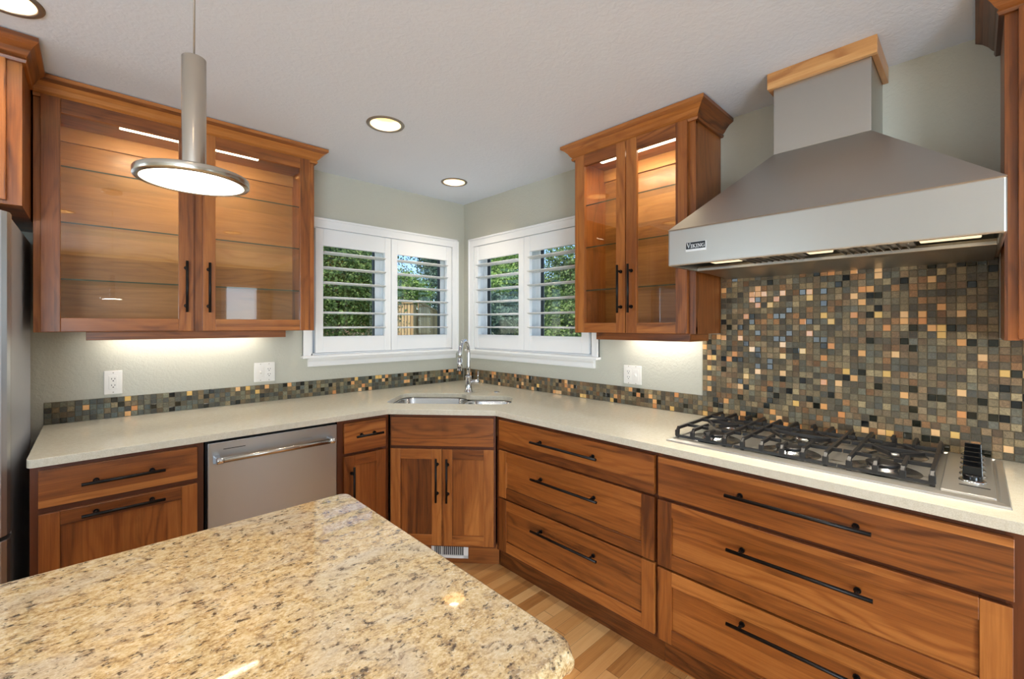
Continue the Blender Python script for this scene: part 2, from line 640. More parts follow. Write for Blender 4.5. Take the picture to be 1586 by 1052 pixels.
# ------------------------------------------------------------------ room shell
CEIL = 2.44
XL, YB = -6.0, -6.5
LIGHTS = [(-1.235, -0.950), (-0.425, -0.440), (-2.55, -0.925), (-2.55, -3.43), (-1.2, -3.44), (-4.3, -2.2), (-3.6, -4.9), (-1.4, -5.2)]

mb = MB(); mb.box(XL, 0, YB, 0, -0.05, 0.0)
structure('floor', mb, M['floor'])

mb = MB()
holes = [[(x + 0.078 * math.cos(-2 * math.pi * i / 32), y + 0.078 * math.sin(-2 * math.pi * i / 32)) for i in range(32)] for x, y in LIGHTS]
mb.fill([(XL, YB), (0, YB), (0, 0), (XL, 0)], holes, CEIL + 0.02, CEIL)
structure('ceiling', mb, M['ceiling'])
mb = MB(); mb.box(XL - 0.4, 0.45, YB - 0.4, 0.45, CEIL + 0.20, CEIL + 0.34)
structure('roof', mb, M['shingle'])  # unseen slab over the room, added to block the sun

WT = 0.16
# left wall (plane y = 0) with the left corner window, right wall (plane x = 0) with the right one
LW = (-1.284, -0.132, 1.19, 2.062)   # x0, x1, z0, z1 of the opening
RW = (-1.366, -0.150, 1.19, 2.062)
mb = MB()
mb.box(XL, LW[0], 0, WT, 0, CEIL); mb.box(LW[1], WT, 0, WT, 0, CEIL)
mb.box(LW[0], LW[1], 0, WT, 0, LW[2]); mb.box(LW[0], LW[1], 0, WT, LW[3], CEIL)
structure('wall_left', mb, M['wall'])
mb = MB()
mb.box(0, WT, YB, RW[0], 0, CEIL); mb.box(0, WT, RW[1], 0, 0, CEIL)
mb.box(0, WT, RW[0], RW[1], 0, RW[2]); mb.box(0, WT, RW[0], RW[1], RW[3], CEIL)
structure('wall_right', mb, M['wall'])
# rear wall with patio door and window, far wall with window (unseen, behind the camera; windows hinted by reflections, patio door added for light)
mb = MB()
mb.box(XL, -5.4, YB - WT, YB, 0, CEIL); mb.box(-3.1, -0.76, YB - WT, YB, 0, CEIL); mb.box(-0.18, WT, YB - WT, YB, 0, CEIL)
mb.box(-5.4, -3.1, YB - WT, YB, 2.1, CEIL); mb.box(-0.76, -0.18, YB - WT, YB, 0, 0.9); mb.box(-0.76, -0.18, YB - WT, YB, 2.1, CEIL)
structure('wall_back', mb, M['wall'])
mb = MB()
mb.box(XL - WT, XL, YB, -1.4, 0, CEIL); mb.box(XL - WT, XL, -0.2, 0, 0, CEIL)
mb.box(XL - WT, XL, -1.4, -0.2, 0, 0.3); mb.box(XL - WT, XL, -1.4, -0.2, 2.2, CEIL)
structure('wall_far', mb, M['wall'])
mb = MB()
for x0, x1 in ((-5.4, -5.32), (-4.31, -4.19), (-3.18, -3.1)):
    mb.box(x0, x1, YB - 0.10, YB + 0.02, 0, 2.1)
mb.box(-5.4, -3.1, YB - 0.10, YB + 0.02, 2.02, 2.1); mb.box(-5.4, -3.1, YB - 0.1, YB + 0.02, 0, 0.07)
structure('door_1', mb, M['white'])
mb = MB()
for x0, x1 in ((-0.76, -0.70), (-0.24, -0.18)):
    mb.box(x0, x1, YB - 0.10, YB + 0.02, 0.9, 2.1)
mb.box(-0.76, -0.18, YB - 0.1, YB + 0.02, 2.03, 2.1); mb.box(-0.76, -0.18, YB - 0.1, YB + 0.02, 0.9, 0.97)
structure('window_3', mb, M['white'])
mb = MB()
for y0, y1 in ((-1.4, -1.33), (-0.83, -0.77), (-0.27, -0.2)):
    mb.box(XL - 0.1, XL + 0.02, y0, y1, 0.3, 2.2)
mb.box(XL - 0.1, XL + 0.02, -1.4, -0.2, 2.13, 2.2); mb.box(XL - 0.1, XL + 0.02, -1.4, -0.2, 0.3, 0.37)
structure('window_4', mb, M['white'])


# ------------------------------------------------------------------ corner windows and shutters
def corner_window(name, run, u0, u1, mull, cas0, cas1):
    """u along the wall, local -y into the room. u0..u1 opening; cas0..cas1 outer casing."""
    z0, z1 = 1.19, 2.062
    mb = MB()
    # casing with a stepped profile
    def strip_v(a, b):
        mb.box(a, b, -0.016, 0, 1.186, 2.056, 'z')
    strip_v(cas0, u0); strip_v(u1, cas1)
    mb.box(cas0, cas1, -0.016, 0, 2.054, 2.122, 'x')
    mb.box(cas0 - 0.0, cas0 + 0.018, -0.022, 0, 1.186, 2.122); mb.box(cas1 - 0.018, cas1, -0.022, 0, 1.186, 2.122)
    mb.box(cas0, cas1, -0.022, 0, 2.106, 2.122)
    root = structure(name, mb, M['white'], 0.003)
    root.matrix_world = run
    mb = MB()
    mb.box(cas0 - 0.012, cas1 + 0.012 if cas1 + 0.012 < -0.06 or run is RUN_RIGHT else cas1, -0.050, 0.0, 1.172, 1.190)
    mb.build('sill', M['white'], root, 0.005)
    mb = MB()
    mb.prism([(0, 1.115), (-0.017, 1.115), (-0.02, 1.128), (-0.02, 1.148), (-0.032, 1.162), (-0.034, 1.172), (0, 1.172)], 'x', cas0 + 0.03, cas1 - 0.03)
    mb.build('apron', M['white'], root, 0.002)
    # jamb liner and vinyl sash frames at the outer face
    mb = MB()
    mb.box(u0, u0 + 0.012, 0, WT, z0, z1); mb.box(u1 - 0.012, u1, 0, WT, z0, z1)
    mb.box(u0, u1, 0, WT, z0, z0 + 0.012); mb.box(u0, u1, 0, WT, z1 - 0.012, z1)
    mb.build('jamb', M['white'], root, 0.0)
    for a, b in ((u0 + 0.012, mull), (mull, u1 - 0.012)):
        mb = MB()
        s = 0.042
        mb.box(a, a + s, 0.085, 0.135, z0 + 0.012, z1 - 0.012); mb.box(b - s, b, 0.085, 0.135, z0 + 0.012, z1 - 0.012)
        mb.box(a + s, b - s, 0.085, 0.135, z0 + 0.012, z0 + 0.012 + s); mb.box(a + s, b - s, 0.085, 0.135, z1 - 0.012 - s, z1 - 0.012)
        sash = mb.build('sash', M['white'], root, 0.003)
        mb = MB()
        g = 0.006
        a1, b1, c1, d1 = a + s, b - s, z0 + 0.012 + s, z1 - 0.012 - s
        mb.box(a1, a1 + g, 0.095, 0.125, c1, d1); mb.box(b1 - g, b1, 0.095, 0.125, c1, d1)
        mb.box(a1, b1, 0.095, 0.125, c1, c1 + g); mb.box(a1, b1, 0.095, 0.125, d1 - g, d1)
        mb.build('gasket', M['black'], sash)
        mb = MB()
        mb.box(a1, b1, 0.108, 0.112, c1, d1)
        mb.build('pane', M['winglass'], sash)
    return root


def shutter(label, run, a, b, pa, pb):
    """one hinged louvred panel: outer edges a..b, louvre opening pa..pb"""
    z0, z1, l0, l1 = 1.205, 2.048, 1.316, 1.934
    y0, y1 = -0.018, 0.012
    t = Thing('plantation_shutter', label, 'shutter', ((a + b) / 2, 0, z0), run, 'white plantation shutters in the corner windows')
    mb = MB()
    mb.box(a, pa, y0, y1, z0, z1); mb.box(pb, b, y0, y1, z0, z1)
    mb.box(pa, pb, y0 + 0.002, y1 - 0.002, l1, z1); mb.box(pa, pb, y0 + 0.002, y1 - 0.002, z0, l0)
    fr = t.part('panel_frame', mb, M['white'], bevel=0.003)
    for k in range(6):
        zc = 1.376 + 0.1025 * k
        mb = MB()
        prof = []
        n = 14
        tilt = R(-4)
        for i in range(n):
            an = 2 * math.pi * i / n
            py = 0.044 * math.copysign(abs(math.cos(an)) ** 0.9, math.cos(an))
            pz = 0.0066 * math.sin(an)
            prof.append((-0.003 + py * math.cos(tilt) - pz * math.sin(tilt), zc + py * math.sin(tilt) + pz * math.cos(tilt)))
        mb.prism(prof, 'x', pa + 0.002, pb - 0.002, smooth=True)
        t.part('louver', mb, M['white'])
    return t


corner_window('window_1', RUN_LEFT, LW[0], LW[1], -0.74, -1.337, -0.070)
shutter('white louvred shutter panel beside the wide glass-door cabinet', RUN_LEFT, -1.258, -0.704, -1.207, -0.754)
shutter('white louvred shutter panel on the left side of the wall corner, fence behind it', RUN_LEFT, -0.700, -0.146, -0.649, -0.193)
corner_window('window_2', RUN_RIGHT, -RW[1], -RW[0], 0.78, 0.084, 1.419)
shutter('white louvred shutter panel on the right side of the wall corner, behind the faucet', RUN_RIGHT, 0.165, 0.751, 0.215, 0.696)
shutter('white louvred shutter panel partly hidden by the narrow glass-door cabinet', RUN_RIGHT, 0.755, 1.345, 0.812, 1.286)


# ------------------------------------------------------------------ cabinet helpers
def shaker(mb, x0, x1, z0, z1, yf, th, w, panel_grain, rail=None, glass=False):
    """frame-and-panel front; yf is the front face (most negative y)"""
    rail = rail or w
    mb.box(x0, x0 + w, yf, yf + th, z0, z1, 'z'); mb.box(x1 - w, x1, yf, yf + th, z0, z1, 'z')
    mb.box(x0 + w, x1 - w, yf + 0.0006, yf + th, z1 - rail, z1, 'x'); mb.box(x0 + w, x1 - w, yf + 0.0006, yf + th, z0, z0 + rail, 'x')
    if not glass:
        mb.box(x0 + w - 0.001, x1 - w + 0.001, yf + 0.010, yf + th - 0.002, z0 + rail - 0.001, z1 - rail + 0.001, panel_grain)


def pull(thing, parent, p0, p1, yf, inset=0.04, r=0.0062, out=0.036):
    """black bar pull from p0 to p1 (x, z), standing off the front face yf"""
    mb = MB()
    a, b = Vector((p0[0], yf - out, p0[1])), Vector((p1[0], yf - out, p1[1]))
    mb.cyl(a, b, r, seg=16)
    d = (b - a).normalized()
    for q in (a + d * inset, b - d * inset):
        mb.cyl(q, (q.x, yf + 0.001, q.z), 0.0055, seg=12)
        mb.cyl((q.x, yf - 0.004, q.z), (q.x, yf + 0.001, q.z), 0.0095, seg=12)
    return thing.part('handle', mb, M['bronze'], parent, label='black bar handle')


def frame(mb, x0, x1, z0, z1, y, th, stiles, rails):
    for a, b in stiles:
        mb.box(a, b, y, y + th, z0, z1, 'z')
    for a, b in rails:
        mb.box(x0, x1, y + 0.0005, y + th, a, b, 'x')


def crown(mb, path, z0=2.352, z1=2.436):
    """crown moulding swept along a path of (x, y, outward normal x, outward normal y) corner points"""
    prof = [(0.0, z0), (0.012, z0), (0.016, z0 + 0.010), (0.012, z0 + 0.018), (0.020, z0 + 0.026), (0.030, z0 + 0.042),
            (0.044, z0 + 0.057), (0.056, z0 + 0.064), (0.062, z0 + 0.068), (0.062, z1), (0.0, z1)]
    for s0, s1 in zip(path[:-1], path[1:]):
        L = []
        for s in (s0, s1):
            L.append([(s[0] + s[2] * d, s[1] + s[3] * d, z) for d, z in prof])
        g = 'x' if abs(s1[0] - s0[0]) > abs(s1[1] - s0[1]) else 'y'
        mb.loops(L, True, True, False, grain=g)


def glass_cabinet(label, run, x0, x1, depth, doors, z0=1.362, z1=2.40, valance=None, led=None, crown_ends=(True, True), handles=None, gz=(1.424, 2.303), led_w=9, light_w=6):
    """glazed wall cabinet; depth = face-frame front; doors = [(x0, x1, gx0, gx1), ...]"""
    t = Thing('glass_cabinet', label, 'cabinet', ((x0 + x1) / 2, 0, z0), run)
    yf = -depth
    mb = MB()
    mb.box(x0, x0 + 0.016, yf + 0.019, -0.001, z0, z1, 'z'); mb.box(x1 - 0.016, x1, yf + 0.019, -0.001, z0, z1, 'z')
    mb.box(x0 + 0.016, x1 - 0.016, yf + 0.019, -0.001, z0, z0 + 0.016, 'x'); mb.box(x0 + 0.016, x1 - 0.016, yf + 0.019, -0.001, z1 - 0.045, z1 - 0.03, 'x')
    t.part('carcass', mb, M['cherry'], bevel=0.001)
    mb = MB()
    mb.box(x0 + 0.016, x1 - 0.016, -0.010, -0.001, z0 + 0.016, z1 - 0.045, 'x')
    mb.box(x0 + 0.016, x1 - 0.016, -0.026, -0.010, z1 - 0.115, z1 - 0.045, 'x')
    t.part('back_panel', mb, M['cherry_light'])
    mb = MB()
    gaps = [(x0, x0 + 0.036), (x1 - 0.036, x1)]
    mid = (doors[0][1] + doors[1][0]) / 2
    if doors[1][0] - doors[0][1] > 0.015:
        gaps.append((mid - 0.028, mid + 0.028))
    frame(mb, x0, x1, z0, z1, yf, 0.019, gaps, [(z0 + 0.0006, z0 + 0.034), (2.34, z1)])
    t.part('face_frame', mb, M['cherry'], bevel=0.001)
    for (a, b, ga, gb), hx in zip(doors, handles):
        mb = MB()
        dz0, dz1 = z0 + 0.002, 2.364
        yd = yf - 0.020
        mb.box(a, ga, yd, yd + 0.019, dz0, dz1, 'z'); mb.box(gb, b, yd, yd + 0.019, dz0, dz1, 'z')
        mb.box(ga, gb, yd + 0.0006, yd + 0.019, dz0, gz[0], 'x'); mb.box(ga, gb, yd + 0.0006, yd + 0.019, gz[1], dz1, 'x')
        d = t.part('door', mb, M['cherry'], bevel=0.0018)
        mb = MB()
        mb.box(ga - 0.004, gb + 0.004, yd + 0.011, yd + 0.014, gz[0] - 0.004, gz[1] + 0.004)
        t.part('glass_pane', mb, M['glass'], d)
        pull(t, d, (hx, 1.457), (hx, 1.708), yd, inset=0.032)
    for zs in (1.592, 1.842, 2.088):
        mb = MB()
        mb.box(x0 + 0.018, x1 - 0.018, yf + 0.045, -0.014, zs, zs + 0.006)
        for f_ in mb.bm.faces:
            f_.normal_update()
            if f_.normal.y < -0.5:
                f_.material_index = 1
        t.part('glass_shelf', mb, [M['shelfglass'], M['shelfedge']], label='clear glass shelf with a dark green edge')
    mb = MB()
    crown(mb, [(x0, yf, -1 if crown_ends[0] else 0, -1), (x1, yf, 1 if crown_ends[1] else 0, -1)])
    if crown_ends[0]:
        crown(mb, [(x0, -0.002, -1, 0), (x0, yf, -1, -1)])
    if crown_ends[1]:
        crown(mb, [(x1, yf, 1, -1), (x1, -0.002, 1, 0)])
    t.part('crown_molding', mb, M['cherry'], recalc=True)
    # under-cabinet light rail
    a, b = valance
    mb = MB()
    yv = yf + 0.030
    mb.box(a, b, yv, yv + 0.016, z0 - 0.038, z0, 'x')
    mb.box(a, a + 0.016, yv + 0.016, -0.05, z0 - 0.038, z0, 'y'); mb.box(b - 0.016, b, yv + 0.016, -0.05, z0 - 0.038, z0, 'y')
    t.part('light_rail', mb, M['cherry'], bevel=0.001)
    mb = MB()
    mb.box(a + 0.06, b - 0.06, -0.09, -0.06, z0 - 0.012, z0 - 0.001)
    t.part('under_cabinet_lamp', mb, M['led'], label='warm white strip lamp under the cabinet')
    p = run @ Vector(((a + b) / 2, -0.075, z0 - 0.016))
    rz = run.to_euler().z
    add_light('under_cabinet_glow', 'AREA', p, (0, 0, rz), light_w, (1.0, 0.97, 0.93), b - a - 0.14, 0.03)
    # interior led bar behind the top rail
    a, b = led
    mb = MB()
    mb.box(a, b, yf + 0.045, yf + 0.066, 2.316, 2.332)
    lb = t.part('led_bar', mb, M['led'], label='white light bar inside the cabinet top')
    p = run @ Vector(((a + b) / 2, yf + 0.055, 2.314))
    add_light('cabinet_glow', 'AREA', p, (R(32), 0, rz), led_w, (1.0, 0.84, 0.56), b - a, 0.012)
    return t


glass_cabinet('wide cherry wall cabinet with two glass doors, left of the corner windows', RUN_LEFT, -2.522, -1.386, 0.355,
              [(-2.500, -1.972, -2.441, -2.035), (-1.938, -1.4166, -1.883, -1.471)],
              valance=(-2.363, -1.534), led=(-2.25, -1.67), crown_ends=(False, True), handles=(-2.006, -1.913), led_w=5.0, light_w=1.15)
glass_cabinet('narrow cherry wall cabinet with two glass doors, left of the range hood', RUN_RIGHT, 1.453, 2.167, 0.295,
              [(1.471, 1.799, 1.535, 1.745), (1.805, 2.134, 1.867, 2.077)], z0=1.350, gz=(1.405, 2.298),
              valance=(1.582, 2.125), led=(1.60, 2.08), handles=(1.775, 1.838), led_w=4.5, light_w=0.8)

# cabinet above the refrigerator
t = Thing('wall_cabinet', 'cherry cabinet above the refrigerator at the left edge', 'cabinet', (-2.99, 0, 1.83))
mb = MB(); mb.box(-3.46, -2.528, -0.64, -0.001, 1.83, 2.40, 'z')
t.part('carcass', mb, M['cherry'], bevel=0.001)
mb = MB(); frame(mb, -3.46, -2.528, 1.83, 2.40, -0.66, 0.0195, [(-3.46, -3.41), (-2.576, -2.528), (-3.01, -2.97)], [(1.8305, 1.85), (2.35, 2.40)])
t.part('face_frame', mb, M['cherry'], bevel=0.001)
for a, b, hx in ((-3.43, -2.998, -3.03), (-2.988, -2.566, -2.955)):
    mb = MB(); shaker(mb, a, b, 1.842, 2.35, -0.68, 0.019, 0.058, 'z')
    d = t.part('door', mb, M['cherry'], bevel=0.0018)
    pull(t, d, (hx, 1.87), (hx, 2.07), -0.68)
mb = MB()
crown(mb, [(-3.46, -0.66, 0, -1), (-2.528, -0.66, 0.72, -1)])
crown(mb, [(-2.528, -0.66, 0.72, -1), (-2.528, -0.417, 0.72, 0)])
t.part('crown_molding', mb, M['cherry'], recalc=True)

# wall cabinet right of the hood
t = Thing('wall_cabinet', 'cherry wall cabinet at the right edge beside the range hood', 'cabinet', (3.39, 0, 1.345), RUN_RIGHT)
mb = MB(); mb.box(3.130, 3.65, -0.276, -0.001, 1.345, 2.40, 'z')
t.part('carcass', mb, M['cherry'], bevel=0.001)
mb = MB(); frame(mb, 3.130, 3.65, 1.345, 2.40, -0.295, 0.0195, [(3.130, 3.170), (3.61, 3.65)], [(1.3455, 1.38), (2.34, 2.40)])
t.part('face_frame', mb, M['cherry'], bevel=0.001)
mb = MB(); shaker(mb, 3.158, 3.63, 1.35, 2.355, -0.315, 0.0195, 0.058, 'z')
d = t.part('door', mb, M['cherry'], bevel=0.0018)
pull(t, d, (3.60, 1.45), (3.60, 1.70), -0.315)
mb = MB()
crown(mb, [(3.130, -0.002, -1, 0), (3.130, -0.295, -1, -1)])
crown(mb, [(3.130, -0.295, -1, -1), (3.65, -0.295, 0, -1)])
t.part('crown_molding', mb, M['cherry'], recalc=True)

# ------------------------------------------------------------------ base cabinets
ZT = 0.884
KICK = 0.125


def base_cabinet(label, run, x0, x1, yfr, fronts, stiles, rails, kick_y, base_name='base_cabinet', carcass=True, kick=None):
    t = Thing(base_name, label, 'cabinet', ((x0 + x1) / 2, yfr / 2, 0), run)
    if carcass:
        mb = MB(); mb.box(x0 + 0.001, x1 - 0.001, yfr + 0.020, -0.02, KICK, ZT - 0.001, 'z')
        t.part('carcass', mb, M['cherry_shaded'])
    mb = MB(); frame(mb, x0, x1, KICK, ZT - 0.001, yfr, 0.0195, stiles, rails)
    t.part('face_frame', mb, M['cherry_shaded'], bevel=0.001)
    k0, k1 = kick or (x0, x1)
    mb = MB(); mb.box(k0, k1, kick_y, kick_y + 0.016, 0.0, KICK, 'x')
    t.part('toe_kick', mb, M['cherry'])
    for kind, a, b, c, d, w, g, handle in fronts:
        mb = MB()
        yd = yfr - 0.0195
        if kind == 'slab':
            mb.box(a, b, yd, yd + 0.019, c, d, 'x')
            nm = 'drawer'
        else:
            shaker(mb, a, b, c, d, yd, 0.019, w, g)
            nm = 'drawer' if kind == 'drawer' else 'door'
        f_ = t.part('drawer_front' if kind == 'slab' and handle is None else nm, mb, M['cherry'], bevel=0.0018)
        if handle:
            pull(t, f_, handle[0], handle[1], yd)
    return t


base_cabinet('cherry base cabinet with one drawer and a door, between refrigerator and dishwasher', RUN_LEFT, -2.505, -1.988, -0.732,
             [('slab', -2.483, -2.013, 0.731, 0.866, 0, 'x', ((-2.371, 0.800), (-2.125, 0.800))),
              ('door', -2.483, -2.013, 0.135, 0.709, 0.055, 'z', ((-2.371, 0.681), (-2.125, 0.681)))],
             [(-2.505, -2.47), (-2.025, -1.988)], [(KICK + 0.0005, 0.15), (0.70, 0.74), (0.855, ZT - 0.0015)], -0.665)
base_cabinet('narrow cherry base cabinet between dishwasher and corner sink cabinet', RUN_LEFT, -1.401, -1.104, -0.732,
             [('slab', -1.370, -1.129, 0.704, 0.865, 0, 'x', ((-1.315, 0.793), (-1.160, 0.793))),
              ('door', -1.370, -1.130, 0.135, 0.688, 0.057, 'z', ((-1.330, 0.385), (-1.330, 0.634)))],
             [(-1.401, -1.355), (-1.145, -1.104)], [(KICK + 0.0005, 0.15), (0.68, 0.715), (0.855, ZT - 0.0015)], -0.665, kick=(-1.401, -1.07))
t = base_cabinet('cherry corner sink cabinet with two doors set at an angle', RUN_DIAG, 0.004, 0.618, -0.0 + 0.030,
                 [('slab', 0.016, 0.608, 0.705, 0.866, 0, 'x', None),
                  ('door', 0.014, 0.3115, 0.139, 0.687, 0.058, 'z', ((0.286, 0.397), (0.286, 0.642))),
                  ('door', 0.3145, 0.609, 0.139, 0.687, 0.058, 'z', ((0.346, 0.395), (0.346, 0.641)))],
                 [(0.004, 0.034), (0.588, 0.618)], [(KICK + 0.0005, 0.16), (0.675, 0.715), (0.85, ZT - 0.0015)], 0.095, carcass=False, kick=(-0.015, 0.632))
mb = MB(); mb.box(0.004, 0.618, 0.06, 0.55, KICK, KICK + 0.016, 'x')
t.part('cabinet_floor', mb, M['cherry_shaded'])
base_cabinet('cherry three-drawer base cabinet between corner sink cabinet and cooktop cabinet', RUN_RIGHT, 1.203, 2.1835, -0.682,
             [('slab', 1.238, 2.176, 0.709, 0.866, 0, 'x', ((1.513, 0.799), (1.917, 0.799))),
              ('drawer', 1.238, 2.177, 0.440, 0.698, 0.058, 'x', ((1.517, 0.612), (1.921, 0.612))),
              ('drawer', 1.238, 2.177, 0.146, 0.431, 0.058, 'x', ((1.517, 0.350), (1.919, 0.350)))],
             [(1.203, 1.245), (2.165, 2.1835)], [(KICK + 0.0005, 0.16), (0.69, 0.72), (0.42, 0.45), (0.855, ZT - 0.0015)], -0.625, kick=(1.166, 2.1835))
base_cabinet('wide cherry three-drawer base cabinet under the gas cooktop', RUN_RIGHT, 2.1845, 3.24, -0.682,
             [('slab', 2.193, 3.135, 0.711, 0.866, 0, 'x', ((2.462, 0.796), (2.864, 0.796))),
              ('drawer', 2.191, 3.133, 0.434, 0.696, 0.058, 'x', ((2.468, 0.608), (2.868, 0.608))),
              ('drawer', 2.191, 3.133, 0.140, 0.425, 0.058, 'x', ((2.468, 0.350), (2.866, 0.350)))],
             [(2.1845, 2.205), (3.12, 3.24)], [(KICK + 0.0005, 0.16), (0.69, 0.72), (0.42, 0.45), (0.855, ZT - 0.0015)], -0.625)

# floor register in the sink cabinet's toe kick
t = Thing('vent_register', 'white slotted floor register in the toe kick under the sink cabinet', 'vent', (0.36, 0.095, 0.06), RUN_DIAG)
mb = MB()
a, b, c, d = 0.232, 0.450, 0.030, 0.118
mb.box(a, b, 0.088, 0.095, d - 0.016, d); mb.box(a, b, 0.088, 0.095, c, c + 0.016)
mb.box(a, a + 0.018, 0.088, 0.095, c, d); mb.box(b - 0.026, b, 0.088, 0.095, c, d); mb.box(0.290, 0.298, 0.088, 0.095, c, d)
t.part('frame', mb, M['plate'])
mb = MB()
for k in range(15):
    x = a + 0.024 + k * 0.0118
    mb.box(x, x + 0.0034, 0.0925, 0.0946, c + 0.016, d - 0.016)
t.part('fins', mb, M['plate'])
mb = MB(); mb.box(a + 0.01, b - 0.01, 0.0943, 0.0949, c + 0.01, d - 0.01)
t.part('dark_opening', mb, M['slot'], label='dark slots')

# ------------------------------------------------------------------ dishwasher
t = Thing('dishwasher', 'stainless steel dishwasher with a bar handle under the left worktop', 'dishwasher', (-1.693, -0.4, 0))
mb = MB(); mb.box(-1.980, -1.406, -0.72, -0.03, 0.10, 0.874)
t.part('tub', mb, M['black'])
mb = MB(); mb.box(-1.977, -1.409, -0.752, -0.721, 0.115, 0.872)
dr = t.part('door', mb, M['steel_d'], bevel=0.004)
mb = MB(); mb.box(-1.918, -1.831, -0.7528, -0.7500, 0.8365, 0.8395)
t.part('vent_slot', mb, M['slot'], dr, label='thin black slot')
mb = MB(); mb.cyl((-1.942, -0.802, 0.801), (-1.450, -0.802, 0.801), 0.0118, seg=24)
h = t.part('handle', mb, M['nickel'], dr)
for x, s in ((-1.948, 1), (-1.446, -1)):
    mb = MB()
    mb.cyl((x - 0.004 * s, -0.802, 0.801), (x + 0.020 * s, -0.802, 0.801), 0.0142, seg=24)
    mb.loops([[(x + 0.004 * s - 0.009, -0.802 + 0.004, 0.801 - 0.011), (x + 0.004 * s + 0.009, -0.802 + 0.004, 0.801 - 0.011), (x + 0.004 * s + 0.009, -0.802 + 0.004, 0.801 + 0.011), (x + 0.004 * s - 0.009, -0.802 + 0.004, 0.801 + 0.011)],
              [(x + 0.004 * s - 0.013, -0.752, 0.801 - 0.024), (x + 0.004 * s + 0.013, -0.752, 0.801 - 0.024), (x + 0.004 * s + 0.013, -0.752, 0.801 + 0.016), (x + 0.004 * s - 0.013, -0.752, 0.801 + 0.016)]], smooth=False)
    t.part('handle_bracket', mb, M['chrome'], h, bevel=0.002, recalc=True)
mb = MB(); mb.box(-1.977, -1.409, -0.67, -0.65, 0.0, 0.10)
t.part('kick_plate', mb, M['black'])

# ------------------------------------------------------------------ refrigerator
t = Thing('refrigerator', 'stainless steel refrigerator at the left edge beside the base cabinet', 'refrigerator', (-3.0, -0.4, 0))
mb = MB(); mb.box(-3.44, -2.551, -0.70, -0.04, 0.02, 1.775)
t.part('body', mb, M['fridge_side'], bevel=0.004, label='grey side panels')
for nm, c, d in (('freezer_door', 0.07, 0.655), ('door', 0.668, 1.785)):
    mb = MB()
    x0, x1 = -3.44, -2.549
    prof = [(x0, -0.712), (x0, -0.775), (x0 + 0.02, -0.79), (x1 - 0.035, -0.79), (x1 - 0.018, -0.785), (x1 - 0.006, -0.770), (x1, -0.752), (x1, -0.712)]
    mb.prism(prof, 'z', c, d)
    dd = t.part(nm, mb, M['steel_v'], bevel=0.003, recalc=True)
    mb = MB()
    if nm == 'door':
        mb.cyl((-3.36, -0.845, 0.80), (-3.36, -0.845, 1.65), 0.014)
        for z in (0.86, 1.58):
            mb.cyl((-3.36, -0.845, z), (-3.36, -0.785, z), 0.010)
    else:
        mb.cyl((-3.36, -0.845, 0.58), (-2.66, -0.845, 0.58), 0.014)
        for x in (-3.28, -2.74):
            mb.cyl((x, -0.845, 0.58), (x, -0.785, 0.58), 0.010)
    t.part('handle', mb, M['nickel'], dd)
mb = MB(); mb.box(-3.43, -2.556, -0.7115, -0.7005, 0.08, 1.77)
t.part('door_seal', mb, M['black'], label='black rubber seal')
for x in (-3.38, -2.62):
    for y in (-0.64, -0.10):
        mb = MB()
        mb.cyl((x, y, 0), (x, y, 0.021), 0.018)
        t.part('foot', mb, M['black'])

# ------------------------------------------------------------------ worktop with sink cut-out
def dl(s, n):   # diagonal frame (n measured towards the room) to world
    p = RUN_DIAG @ Vector((s, -n, 0))
    return (p.x, p.y)


def arc(cx, cy, r, a0, a1, n=8):
    return [(cx + r * math.cos(R(a0 + (a1 - a0) * i / n)), cy + r * math.sin(R(a0 + (a1 - a0) * i / n))) for i in range(n + 1)]


# outline of the opening in (s, n): both bowls with the shallower right side
cut = arc(-0.030, -0.245, 0.060, 90, 180, 6) + arc(-0.010, -0.520, 0.080, 180, 270, 6)
cut += [(0.20, -0.600), (0.285, -0.598), (0.318, -0.588), (0.343, -0.562), (0.362, -0.532), (0.390, -0.514), (0.43, -0.510)]
cut += arc(0.595, -0.420, 0.090, 270, 360, 6)[0:] + arc(0.610, -0.270, 0.080, 0, 90, 6)
sink_hole = [dl(s, n) for s, n in cut]
# rounded outer outline: small radius at the free left end
outer = [(-2.512, -0.002), (-0.002, -0.002), (-0.002, -3.30), (-0.711, -3.30), (-0.706, -1.216), (-1.123, -0.757)]
outer += [(-2.490 + 0.022 * math.cos(R(a)), -0.742 - 0.0 + 0.022 * math.sin(R(a))) for a in (270, 245, 225, 205, 180)]
mb = MB()
mb.fill(outer[::-1], [sink_hole], 0.914, ZT)
o = mb.build('quartz_worktop', M['quartz'], None, 0.009, 3)
tag(o, 'cream quartz worktop running around the corner over the base cabinets', 'worktop')

# double-bowl undermount sink
t = Thing('sink', 'stainless double-bowl undermount sink in the corner worktop', 'sink', (0.31, 0.39, 0.70), RUN_DIAG)


def rrect(s0, s1, n0, n1, r, z, k=7):
    pts = arc(s1 - r, n1 - r, r, 0, 90, k) + arc(s0 + r, n1 - r, r, 90, 180, k) + arc(s0 + r, n0 + r, r, 180, 270, k) + arc(s1 - r, n0 + r, r, 270, 360, k)
    return [(p[0], -p[1], z) for p in pts]


